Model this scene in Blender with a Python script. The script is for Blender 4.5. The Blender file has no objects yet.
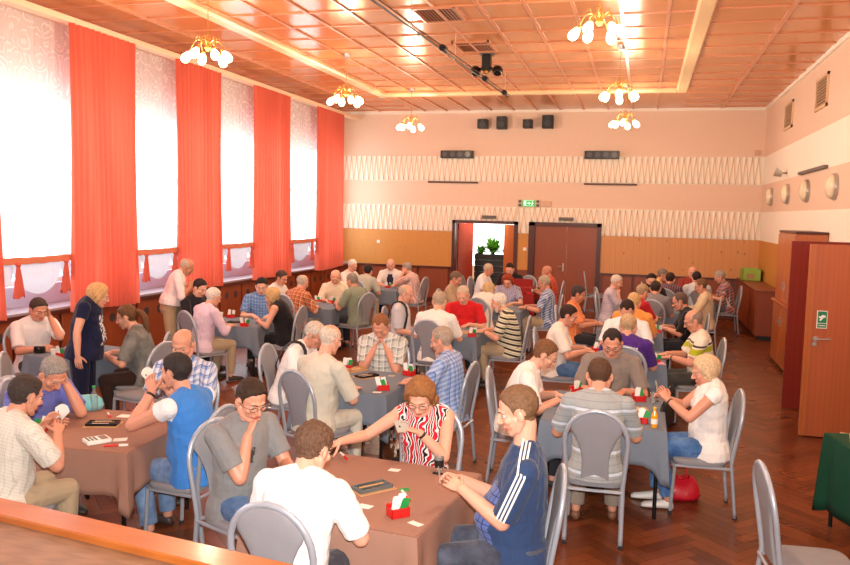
WINW=42
FLASHW=200
EXPO=0.4
import bpy, bmesh, math, random
import numpy as np
from mathutils import Vector, Matrix, noise
PI=math.pi
sc=bpy.context.scene
C=sc.collection
V=Vector
rnd=random.Random(7)
# ------------------------------------------------------------------ camera
YAW,PIT,ROL,FPX=.2666,.0885,.0233,796.6
CAMH=2.45
fw=V((-math.sin(YAW)*math.cos(PIT),math.cos(YAW)*math.cos(PIT),-math.sin(PIT)))
rt=V((math.cos(YAW),math.sin(YAW),0)); up=rt.cross(fw)
cr=rt*math.cos(ROL)+up*math.sin(ROL); cu=-rt*math.sin(ROL)+up*math.cos(ROL)
cd=bpy.data.cameras.new('camera'); cam=bpy.data.objects.new('camera',cd); C.objects.link(cam)
cam.matrix_world=Matrix(((cr.x,cu.x,-fw.x,0),(cr.y,cu.y,-fw.y,0),(cr.z,cu.z,-fw.z,CAMH),(0,0,0,1)))
cd.sensor_width=36; cd.lens=FPX/850*36; cd.clip_start=.05; cd.clip_end=200
sc.camera=cam
def ray(u,v): return fw+cr*((u-425)/FPX)-cu*((v-282.5)/FPX)
def at(u,v,z=0.):
    d=ray(u,v); return V((0,0,CAMH))+d*((z-CAMH)/d.z)
def aty(u,v,y):
    d=ray(u,v); return V((0,0,CAMH))+d*(y/d.y)
def atx(u,v,x):
    d=ray(u,v); return V((0,0,CAMH))+d*(x/d.x)
# room measures
XL,XR,YB,YF,ZC=-8.22,2.73,20.99,-3.0,5.155
Z1,Z2,Z3,Z4,Z5=3.96,3.285,2.63,1.943,.98
# ------------------------------------------------------------------ materials
MATS={}
def nodes(name):
    m=bpy.data.materials.new(name); m.use_nodes=True
    nt=m.node_tree; b=nt.nodes['Principled BSDF']
    return m,nt,b
def N(nt,t,**k):
    n=nt.nodes.new(t)
    for a,v in k.items(): setattr(n,a,v)
    return n
def Lk(nt,a,b): nt.links.new(a,b)
def mth(nt,op,a,b=None,c=None):
    n=N(nt,'ShaderNodeMath',operation=op)
    for i,x in enumerate((a,b,c)):
        if x is None: continue
        if isinstance(x,(int,float)): n.inputs[i].default_value=x
        else: Lk(nt,x,n.inputs[i])
    return n.outputs[0]
def mix(nt,f,a,b):
    n=N(nt,'ShaderNodeMix',data_type='RGBA')
    for i,x in ((0,f),(6,a),(7,b)):
        if isinstance(x,(int,float)): n.inputs[i].default_value=x
        elif isinstance(x,tuple): n.inputs[i].default_value=(*x[:3],1)
        else: Lk(nt,x,n.inputs[i])
    return n.outputs[2]
def coords(nt,scale=(1,1,1),which='Object'):
    tc=N(nt,'ShaderNodeTexCoord'); mp=N(nt,'ShaderNodeMapping')
    mp.inputs['Scale'].default_value=scale; Lk(nt,tc.outputs[which],mp.inputs[0]); return mp.outputs[0]
def noi(nt,co,scale,detail=3,rough=.5,out=0):
    n=N(nt,'ShaderNodeTexNoise'); n.inputs['Scale'].default_value=scale; n.inputs['Detail'].default_value=detail
    n.inputs['Roughness'].default_value=rough; Lk(nt,co,n.inputs['Vector']); return n.outputs[out]
def bump(nt,b,h,strength=.3,dist=.01):
    n=N(nt,'ShaderNodeBump'); n.inputs['Strength'].default_value=strength; n.inputs['Distance'].default_value=dist
    Lk(nt,h,n.inputs['Height']); Lk(nt,n.outputs[0],b.inputs['Normal'])
def ramp(nt,f,lo,hi):
    n=N(nt,'ShaderNodeMapRange'); n.inputs[1].default_value=lo; n.inputs[2].default_value=hi; Lk(nt,f,n.inputs[0]); return n.outputs[0]
def srgb(r,g,b):
    f=lambda c:(c/255/12.92) if c/255<=.04045 else ((c/255+.055)/1.055)**2.4
    return (f(r),f(g),f(b))
def mat(name,col,rough=.6,metal=0.,var=.06,bs=0.,bsc=60,spec=None,coat=0,sss=0):
    if name in MATS: return MATS[name]
    m,nt,b=nodes(name)
    co=coords(nt); n=noi(nt,co,9,3)
    c2=tuple(min(1,x*(1+var)) for x in col); c1=tuple(x*(1-var) for x in col)
    Lk(nt,mix(nt,n,c1,c2),b.inputs['Base Color'])
    b.inputs['Roughness'].default_value=rough; b.inputs['Metallic'].default_value=metal
    if spec is not None: b.inputs['Specular IOR Level'].default_value=spec
    if coat: b.inputs['Coat Weight'].default_value=coat
    if sss:
        b.inputs['Subsurface Weight'].default_value=sss; b.inputs['Subsurface Radius'].default_value=(.02,.008,.004)
    if bs: bump(nt,b,noi(nt,co,bsc,3),bs,.01)
    MATS[name]=m; return m
def emit(name,col,strength):
    m,nt,b=nodes(name)
    b.inputs['Base Color'].default_value=(*col,1); b.inputs['Emission Color'].default_value=(*col,1); b.inputs['Emission Strength'].default_value=strength
    return m
def pwood(name,c1,c2,axis='z',scale=3,rough=.35,plank=0,dark=None,knots=0,coat=0):
    m,nt,b=nodes(name)
    st={'z':(6,6,.5),'x':(.5,6,6),'y':(6,.5,6)}[axis]
    co=coords(nt,st); n=noi(nt,co,scale,5,.6)
    w=N(nt,'ShaderNodeTexWave'); w.inputs['Scale'].default_value=scale*.6; w.inputs['Distortion'].default_value=6; w.inputs['Detail'].default_value=2
    Lk(nt,co,w.inputs[0])
    c=mix(nt,mth(nt,'ADD',mth(nt,'MULTIPLY',n,.65),mth(nt,'MULTIPLY',w.outputs[1],.3)),c1,c2)
    if knots:
        v=N(nt,'ShaderNodeTexVoronoi'); v.inputs['Scale'].default_value=knots; v.inputs['Randomness'].default_value=1
        Lk(nt,coords(nt,(1,1,.6)),v.inputs['Vector'])
        k=ramp(nt,v.outputs['Distance'],.14,.06); c=mix(nt,mth(nt,'MULTIPLY',k,.8),c,tuple(x*.42 for x in c1))
    if plank:
        sx=N(nt,'ShaderNodeSeparateXYZ'); tc=N(nt,'ShaderNodeTexCoord'); Lk(nt,tc.outputs['Object'],sx.inputs[0])
        f=mth(nt,'FRACT',mth(nt,'MULTIPLY',mth(nt,'ADD',sx.outputs[0],sx.outputs[1]),1/plank))
        g=mth(nt,'LESS_THAN',f,.05); c=mix(nt,mth(nt,'MULTIPLY',g,.5),c,tuple(x*.5 for x in c1))
    Lk(nt,c,b.inputs['Base Color']); b.inputs['Roughness'].default_value=rough
    if coat: b.inputs['Coat Weight'].default_value=coat; b.inputs['Coat Roughness'].default_value=.15
    return m
# ------------------------------------------------------------------ mesh building
class G:
    def __init__(s): s.v=[]; s.f=[]; s.m=[]
    def add(s,vs,fs,mi=0):
        o=len(s.v); s.v.extend([tuple(v) for v in vs]); s.f.extend([tuple(i+o for i in f) for f in fs]); s.m.extend([mi]*len(fs)); return s
    def box(s,x0,x1,y0,y1,z0,z1,mi=0,M=None):
        vs=[V((x,y,z)) for x in (x0,x1) for y in (y0,y1) for z in (z0,z1)]
        if M: vs=[M@v for v in vs]
        return s.add(vs,[(0,1,3,2),(4,6,7,5),(0,4,5,1),(2,3,7,6),(0,2,6,4),(1,5,7,3)],mi)
    def bbox(s,x0,x1,y0,y1,z0,z1,b=.008,mi=0,M=None):
        # chamfered box: 3 nested loops in z with chamfered rectangle outline
        b=min(b,(x1-x0)*.49,(y1-y0)*.49,(z1-z0)*.49)
        def loop(i,z):
            a=x0+i;c=x1-i;d=y0+i;e=y1-i
            return [V(p) for p in ((a+b,d,z),(c-b,d,z),(c,d+b,z),(c,e-b,z),(c-b,e,z),(a+b,e,z),(a,e-b,z),(a,d+b,z))]
        L=[loop(b*.7,z0),loop(0,z0+b*.7),loop(0,z1-b*.7),loop(b*.7,z1)]
        return s.loops(L,mi,M=M)
    def loops(s,L,mi=0,capa=True,capb=True,M=None,closed=True):
        n=len(L[0]); vs=[(M@V(p) if M else V(p)) for l in L for p in l]; fs=[]
        for i in range(len(L)-1):
            for j in range(n if closed else n-1):
                k=(j+1)%n; fs.append((i*n+j,i*n+k,(i+1)*n+k,(i+1)*n+j))
        if capa: fs.append(tuple(range(n-1,-1,-1)))
        if capb: fs.append(tuple((len(L)-1)*n+j for j in range(n)))
        return s.add(vs,fs,mi)
    def tube(s,path,r,n=8,mi=0,flat=1.,cap=True,rnd_end=False,closed=False,up=None):
        P=[V(p) for p in path]; m=len(P); R=r if isinstance(r,(list,tuple)) else [r]*m
        T=[]
        for i in range(m):
            if closed: t=P[(i+1)%m]-P[i-1]
            else: t=P[min(i+1,m-1)]-P[max(i-1,0)]
            T.append(t.normalized() if t.length>1e-9 else V((0,0,1)))
        u=V(up) if up else (V((0,0,1)) if abs(T[0].z)<.9 else V((1,0,0)))
        u=(u-T[0]*u.dot(T[0])).normalized()
        L=[]
        if rnd_end:
            e=[(-1,.05),(-.87,.5),(-.5,.87)]
            for k,q in e: L.append((P[0]+T[0]*(k*R[0]),u.copy(),T[0],R[0]*q))
        for i in range(m):
            u=(u-T[i]*u.dot(T[i])); u=u.normalized() if u.length>1e-6 else V((1,0,0))
            L.append((P[i],u.copy(),T[i],R[i]))
        if rnd_end:
            for k,q in [(.5,.87),(.87,.5),(1,.05)]: L.append((P[-1]+T[-1]*(k*R[-1]),u.copy(),T[-1],R[-1]*q))
        rings=[]
        for p,uu,t,rr in L:
            w=t.cross(uu)
            rings.append([p+uu*(rr*math.cos(2*PI*j/n))+w*(rr*flat*math.sin(2*PI*j/n)) for j in range(n)])
        if closed: rings.append(rings[0]); return s.loops(rings,mi,False,False)
        return s.loops(rings,mi,cap,cap)
    def ell(s,c,r,M=None,n=12,mi=0,seg=8):
        c=V(c); r=(r,r,r) if isinstance(r,(int,float)) else r; L=[]
        for i in range(seg+1):
            a=PI*i/seg; q=max(math.sin(a),.02)
            l=[V((r[0]*q*math.cos(2*PI*j/n),r[1]*q*math.sin(2*PI*j/n),-r[2]*math.cos(a))) for j in range(n)]
            L.append([(M@p if M else p)+c for p in l])
        return s.loops(L,mi)
    def lathe(s,prof,c=(0,0,0),n=20,mi=0,M=None,cap=True):
        c=V(c); L=[]
        for r,z in prof:
            l=[V((max(r,1e-4)*math.cos(2*PI*j/n),max(r,1e-4)*math.sin(2*PI*j/n),z)) for j in range(n)]
            L.append([(M@p if M else p)+c for p in l])
        return s.loops(L,mi,cap,cap)
    def join(s,g,M=None,mi=None):
        vs=[M@V(v) for v in g.v] if M else g.v
        o=len(s.v); s.v.extend([tuple(v) for v in vs]); s.f.extend([tuple(i+o for i in f) for f in g.f]); s.m.extend(g.m if mi is None else [mi]*len(g.f)); return s
    def mesh(s,name,smooth=True):
        me=bpy.data.meshes.new(name); me.from_pydata(s.v,[],s.f); 
        if any(s.m): me.polygons.foreach_set('material_index',s.m)
        if smooth is True: me.polygons.foreach_set('use_smooth',[True]*len(s.f))
        me.update(); return me
    def obj(s,name,mats,parent=None,smooth=False,loc=None,rz=None,**tags):
        me=s.mesh(name,bool(smooth))
        o=bpy.data.objects.new(name,me); C.objects.link(o)
        for m in (mats if isinstance(mats,(list,tuple)) else [mats]): me.materials.append(m)
        if smooth=='auto': 
            me.set_sharp_from_angle(angle=math.radians(40))
        if parent: o.parent=parent
        if loc is not None: o.location=loc
        if rz is not None: o.rotation_euler=(0,0,rz)
        tag(o,**tags); return o
def tag(o,label=None,cat=None,group=None,kind=None):
    if label: o['label']=label
    if cat: o['category']=cat
    if group: o['group']=group
    if kind: o['kind']=kind
    return o
def thing(name,label,cat,loc=(0,0,0),rz=0,group=None):
    o=bpy.data.objects.new(name,None); C.objects.link(o); o.empty_display_size=.1
    o.location=loc; o.rotation_euler=(0,0,rz); return tag(o,label,cat,group)
def dup(root,loc,rz=0,label=None,group=None):
    r=root.copy(); C.objects.link(r); r.location=loc; r.rotation_euler=(0,0,rz)
    if label: r['label']=label
    if group: r['group']=group
    for ch in list(root.children):
        c=ch.copy(); C.objects.link(c); c.parent=r
        for g in ch.children:
            d=g.copy(); C.objects.link(d); d.parent=c
    return r
# remesh service in a scratch scene
tmp=bpy.data.scenes.new('scratch')
def remesh(g,vox,smooth=3,fac=.5):
    me=g.mesh('t'); o=bpy.data.objects.new('t',me); tmp.collection.objects.link(o)
    m=o.modifiers.new('r','REMESH'); m.mode='VOXEL'; m.voxel_size=vox; m.use_smooth_shade=True
    if smooth:
        m2=o.modifiers.new('s','SMOOTH'); m2.factor=fac; m2.iterations=smooth
    vl=tmp.view_layers[0]; vl.update(); dg=vl.depsgraph
    e=o.evaluated_get(dg).to_mesh()
    nv=len(e.vertices); co=np.empty(nv*3,np.float32); e.vertices.foreach_get('co',co); co=co.reshape(-1,3)
    nf=len(e.polygons); lt=np.empty(nf,np.int32); e.polygons.foreach_get('loop_total',lt)
    nl=len(e.loops); li=np.empty(nl,np.int32); e.loops.foreach_get('vertex_index',li)
    fs=[]; k=0
    if (lt==4).all(): fs=[tuple(x) for x in li.reshape(-1,4).tolist()]
    else:
        for t in lt: fs.append(tuple(li[k:k+t].tolist())); k+=t
    o.evaluated_get(dg).to_mesh_clear()
    bpy.data.objects.remove(o); bpy.data.meshes.remove(me)
    r=G(); r.v=[tuple(x) for x in co.tolist()]; r.f=fs; r.m=[0]*len(fs); return r
# ------------------------------------------------------------------ people
def head_prims():
    g=G()
    g.ell((0,-.014,.028),(.075,.096,.088)); g.ell((0,.026,-.028),(.061,.060,.086)); g.ell((0,.052,-.094),(.026,.026,.022))
    for s in (-1,1):
        g.tube([(s*.056,-.002,-.045),(s*.046,.022,-.082),(s*.016,.056,-.1)],[.022,.02,.018],8,rnd_end=True)
        g.ell((s*.040,.058,-.026),(.022,.020,.022)); g.ell((s*.078,-.008,-.014),(.009,.019,.031),Matrix.Rotation(s*.25,3,'Z'))
        g.ell((s*.0095,.092,-.036),(.0085,.010,.007))
        g.tube([(0,.084,.022),(s*.02,.082,.024),(s*.042,.066,.018)],[.009,.009,.007],8,rnd_end=True)
    g.tube([(0,.082,.012),(0,.096,-.012),(0,.106,-.032)],[.008,.009,.0105],8,rnd_end=True)
    g.ell((0,.080,-.062),(.024,.013,.008)); g.ell((0,.078,-.073),(.020,.013,.008))
    g.tube([(0,-.018,-.05),(0,-.018,-.085)],[.052,.046],12,rnd_end=True)
    return g
def mkhead(vox):
    h=remesh(head_prims(),vox,2,.5)
    co=np.array(h.v)
    for s in (-1,1):
        d=((co-np.array([s*.031,.082,-.002]))**2/np.array([.017,.03,.010])**2).sum(1); w=np.exp(-d)
        co[:,1]-=.010*w
    h.v=[tuple(x) for x in co.tolist()]
    hm=[]
    for f in h.f:
        c=co[list(f)].mean(0); mi=0
        if c[1]>.07 and abs(c[0])<.023-abs(c[2]+.067)*.6 and -.081<c[2]<-.055: mi=1
        hm.append(mi)
    h.m=hm
    for s in (-1,1):
        h.ell((s*.031,.0665,-.003),.0112,None,10,2,8)
        h.ell((s*.031,.0775,-.006),(.0052,.0025,.0052),None,8,3,6)
        # upper eyelid and brow
        L=[]
        h.tube([(s*.018,.074,.003),(s*.031,.0795,.005),(s*.044,.071,.002)],[.0028,.0036,.0026],6,0,rnd_end=True)
        h.tube([(s*.014,.0905,.020),(s*.030,.0875,.026),(s*.046,.0745,.020)],[.003,.0038,.002],6,4,rnd_end=True)
    return h
HEADS={'hi':mkhead(.0038),'mid':mkhead(.0055),'lo':mkhead(.009)}
HAIRV=remesh(head_prims(),.0045,2)
HAIRL=remesh(head_prims(),.009,2)
def interp(x,xs,ys): return float(np.interp(x,xs,ys))
def hair_geo(style,hi=True,seed=0):
    """shell lifted off the skull where the style has hair, thinning to the hairline"""
    b=HAIRV if hi else HAIRL
    co=np.array(b.v); x,y,z=co[:,0],co[:,1],co[:,2]
    cen=np.array([0,-.01,.02]); nrm=co-cen; ln=np.linalg.norm(nrm,axis=1); nrm/=ln[:,None]
    ys=[-.12,-.08,-.045,-.022,-.012,.008,.018,.03,.05,.075,.095]
    zs=dict(short=[-.085,-.083,-.066,-.045,.012,.012,-.02,.03,.062,.080,.086],
            wide=[-.085,-.083,-.066,-.045,.012,.012,-.02,.03,.064,.086,.092],
            balding=[-.085,-.083,-.066,-.045,.012,.012,-.02,.035,.075,.1,.12],
            bob=[-.105,-.105,-.1,-.09,-.085,-.07,-.05,-.01,.050,.066,.070],
            bun=[-.085,-.08,-.066,-.045,.0,.0,-.02,.03,.06,.074,.08])
    key={'short':'short','spiky':'short','buzz':'short','receding':'wide','balding':'balding','thin':'wide','bob':'bob','ponytail':'bun','waves':'bob'}[style]
    zmin=np.interp(y,ys,zs[key]); s=(z-zmin)+np.array([.006*noise.noise(V((p[0]*70+seed,p[1]*70,p[2]*20))) for p in co])
    ear=np.sqrt(((co-np.array([.078,-.008,-.014]))[:,[1,2]]**2/np.array([.024,.036])**2).sum(1))
    if key!='bob': s=np.where((np.abs(x)>.06)&(ear<1.0),-1,s)
    if style=='balding':
        d=np.sqrt((x/.062)**2+((y-.03)/.105)**2); s=np.where(z>.03,np.minimum(s,(d-1)*.06),s)
    if style=='receding':
        d=np.sqrt(((np.abs(x)-.04)/.024)**2+((y-.085)/.045)**2); s=np.where(z>.04,np.minimum(s,(d-1)*.04),s)
    th={'short':.010,'spiky':.017,'buzz':.004,'receding':.008,'balding':.006,'thin':.005,'bob':.022,'ponytail':.010,'waves':.027}[style]
    top=np.clip((z-.02)/.09,0,1); k=np.clip(s/.022,0,1); k=k*k*(3-2*k)
    base=th*(.55+.6*top) if key!='bob' else th*(.8+.2*top)*np.where(y>.04,np.clip(1-(y-.04)/.07,.35,1),1)
    amp={'short':.0035,'spiky':.008,'waves':.010,'bob':.002}.get(style,.002)
    sc_={'waves':38,'spiky':70}.get(style,55)
    keep=s>-.001; off=np.zeros(len(co))
    for i in np.nonzero(keep)[0]:
        p=co[i]; off[i]=amp*noise.noise(V((p[0]*sc_+seed,p[1]*sc_*.6,p[2]*sc_)))
    d=(base+off)*k-.0015*(1-k)
    v=co+nrm*d[:,None]
    if key=='bob':   # hair falls straight below the ears and widens a little
        m=np.clip((-.01-z)/.09,0,1)*k; v[:,0]+=np.sign(x)*m*.006
    fs=[f for f in b.f if all(keep[i] for i in f)]
    used=sorted({i for f in fs for i in f}); mp={j:i for i,j in enumerate(used)}
    g=G(); g.add([v[i] for i in used],[tuple(mp[i] for i in f) for f in fs])
    if style=='ponytail':
        g.tube([(0,-.115,.03),(0,-.15,.0),(.0,-.165,-.07),(0,-.15,-.17),(.0,-.14,-.26)],[.02,.028,.032,.026,.006],10,rnd_end=True,flat=1.25)
    return g
HAIRC={}
SKINS=[srgb(226,172,146),srgb(214,156,130),srgb(232,184,160),srgb(200,142,114),srgb(222,164,140)]
def skinmat(i):
    k='skin%d'%i
    if k in MATS: return MATS[k]
    m,nt,b=nodes('skin'); co=coords(nt)
    n=noi(nt,co,14,3); c=SKINS[i]
    Lk(nt,mix(nt,ramp(nt,n,.3,.7),tuple(x*.93 for x in c),(min(1,c[0]*1.04),c[1]*.96,c[2]*.94)),b.inputs['Base Color'])
    b.inputs['Roughness'].default_value=.48; b.inputs['Subsurface Weight'].default_value=.12; b.inputs['Subsurface Radius'].default_value=(.012,.005,.003)
    bump(nt,b,noi(nt,co,220,2),.12,.002); MATS[k]=m; return m
lipm=mat('lips',srgb(190,105,92),.4); eyew=mat('eye_white',srgb(205,190,180),.25); irism=mat('iris',srgb(52,42,36),.2)
def hairmat(col):
    k='hair%s'%(col,)
    if k in MATS: return MATS[k]
    m,nt,b=nodes('hair'); c=srgb(*col); co=coords(nt,(60,14,14)); n=noi(nt,co,3,4,.7)
    Lk(nt,mix(nt,ramp(nt,n,.3,.7),tuple(x*.55 for x in c),tuple(min(1,x*1.3) for x in c)),b.inputs['Base Color'])
    b.inputs['Roughness'].default_value=.7; b.inputs['Specular IOR Level'].default_value=.25; bump(nt,b,n,.5,.005); MATS[k]=m; return m
def cloth(spec):
    """spec: (pattern, colour, colour2, ...)"""
    k='cloth%s'%(spec,)
    if k in MATS: return MATS[k]
    pat=spec[0]; c=srgb(*spec[1]); c2=srgb(*spec[2]) if len(spec)>2 else c; c3=srgb(*spec[3]) if len(spec)>3 and isinstance(spec[3],tuple) else c2
    m,nt,b=nodes('fabric_'+pat)
    tc=N(nt,'ShaderNodeTexCoord'); sx=N(nt,'ShaderNodeSeparateXYZ'); Lk(nt,tc.outputs['Object'],sx.inputs[0])
    X,Y,Z=sx.outputs
    co=tc.outputs['Object']
    n=noi(nt,co,5,4)
    base=mix(nt,n,tuple(x*.93 for x in c),tuple(min(1,x*1.05) for x in c))
    def band(a,p,w,o=0.): return mth(nt,'LESS_THAN',mth(nt,'FRACT',mth(nt,'ADD',mth(nt,'MULTIPLY',a,1/p),10+o)),w)
    if pat in('plaid','check','bigplaid'):
        p={'plaid':.045,'check':.022,'bigplaid':.07}[pat]; w={'plaid':.42,'check':.15,'bigplaid':.4}[pat]
        A=band(X,p,w); Bz=band(mth(nt,'ADD',Z,mth(nt,'MULTIPLY',Y,.5)),p,w)
        s=mth(nt,'MULTIPLY',mth(nt,'ADD',A,Bz),.5); base=mix(nt,s,base,c2)
        if pat!='check':
            s2=mth(nt,'MAXIMUM',band(X,p,.08,.65),band(mth(nt,'ADD',Z,mth(nt,'MULTIPLY',Y,.5)),p,.08,.65)); base=mix(nt,s2,base,c3)
    elif pat=='stripes':
        p=spec[4] if len(spec)>4 else .06
        zz=mth(nt,'SUBTRACT',Z,mth(nt,'MULTIPLY',Y,.25))
        base=mix(nt,band(zz,p,.38),base,c2)
        base=mix(nt,band(zz,p,.1,.4),base,c3)
    elif pat=='thin':
        base=mix(nt,band(Z,.05,.10),base,c2); base=mix(nt,band(Z,.15,.14,.5),base,c3)
    elif pat=='floral':
        w=N(nt,'ShaderNodeTexWave'); w.inputs['Scale'].default_value=7.5; w.inputs['Distortion'].default_value=9; w.inputs['Detail'].default_value=1.2; w.inputs['Detail Scale'].default_value=1.5
        Lk(nt,co,w.inputs[0]); f=w.outputs[1]
        base=mix(nt,mth(nt,'GREATER_THAN',f,.62),base,c2); base=mix(nt,mth(nt,'LESS_THAN',f,.13),base,c3)
    elif pat=='print':   # plain shirt with small print on the chest
        g=noi(nt,co,30,2); k2=mth(nt,'MULTIPLY',mth(nt,'MULTIPLY',mth(nt,'MULTIPLY',mth(nt,'LESS_THAN',mth(nt,'ABSOLUTE',mth(nt,'SUBTRACT',X,spec[3] if len(spec)>3 else 0.)),.055),mth(nt,'LESS_THAN',mth(nt,'ABSOLUTE',mth(nt,'SUBTRACT',Z,spec[4] if len(spec)>4 else .86)),spec[5] if len(spec)>5 else .06)),mth(nt,'GREATER_THAN',Y,.06)),mth(nt,'GREATER_THAN',g,.5)); base=mix(nt,k2,base,c2)
    elif pat=='jersey':
        A=band(X,.04,.13); Bz=band(Z,.04,.13); s=mth(nt,'MAXIMUM',A,Bz)
        n2=mix(nt,s,c2,c3); k2=mth(nt,'MULTIPLY',mth(nt,'GREATER_THAN',Y,mth(nt,'ADD',mth(nt,'MULTIPLY',Z,.45),-.28)),mth(nt,'LESS_THAN',mth(nt,'ABSOLUTE',X),.15)); base=mix(nt,k2,base,n2)
    elif pat=='chestband':
        a=mth(nt,'ADD',Z,mth(nt,'MULTIPLY',mth(nt,'ABSOLUTE',X),.18))
        k1=mth(nt,'MULTIPLY',mth(nt,'GREATER_THAN',a,.92),mth(nt,'LESS_THAN',a,.985)); k2=mth(nt,'MULTIPLY',mth(nt,'GREATER_THAN',a,1.0),mth(nt,'LESS_THAN',a,1.022))
        base=mix(nt,k1,base,c2); base=mix(nt,k2,base,c3)
    elif pat=='shoulder':
        base=mix(nt,mth(nt,'MULTIPLY',mth(nt,'GREATER_THAN',mth(nt,'ABSOLUTE',X),.205),mth(nt,'GREATER_THAN',Z,.90)),base,c2)
    elif pat=='denim':
        base=mix(nt,ramp(nt,noi(nt,co,7,4,.6),.3,.75),tuple(x*.75 for x in c),c2)
    Lk(nt,base,b.inputs['Base Color']); b.inputs['Roughness'].default_value=.85; b.inputs['Specular IOR Level'].default_value=.2
    b.inputs['Sheen Weight'].default_value=.15
    # crumpled folds
    w=noi(nt,coords(nt,(1,1,.45)),16,3,.5); bump(nt,b,w,.55,.03)
    MATS[k]=m; return m
metal_g=mat('spectacle_metal',srgb(60,55,55),.3,.6); lens_g=None
GLOB={}
def glasses_geo():
    g=G()
    for s in (-1,1):
        g.tube([(s*.032+.021*math.cos(a)*1.05,.094-abs(.021*math.cos(a)+s*.032)*.12+.002,-.004+.015*math.sin(a)) for a in [2*PI*i/14 for i in range(14)]],.0016,5,closed=True)
        g.tube([(s*.054,.088,.002),(s*.074,.06,.002),(s*.082,.0,-.002),(s*.08,-.012,-.012)],.0015,5)
    g.tube([(-.011,.098,0),(0,.101,.003),(.011,.098,0)],.0016,5)
    return g
GLASS=glasses_geo()
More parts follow.
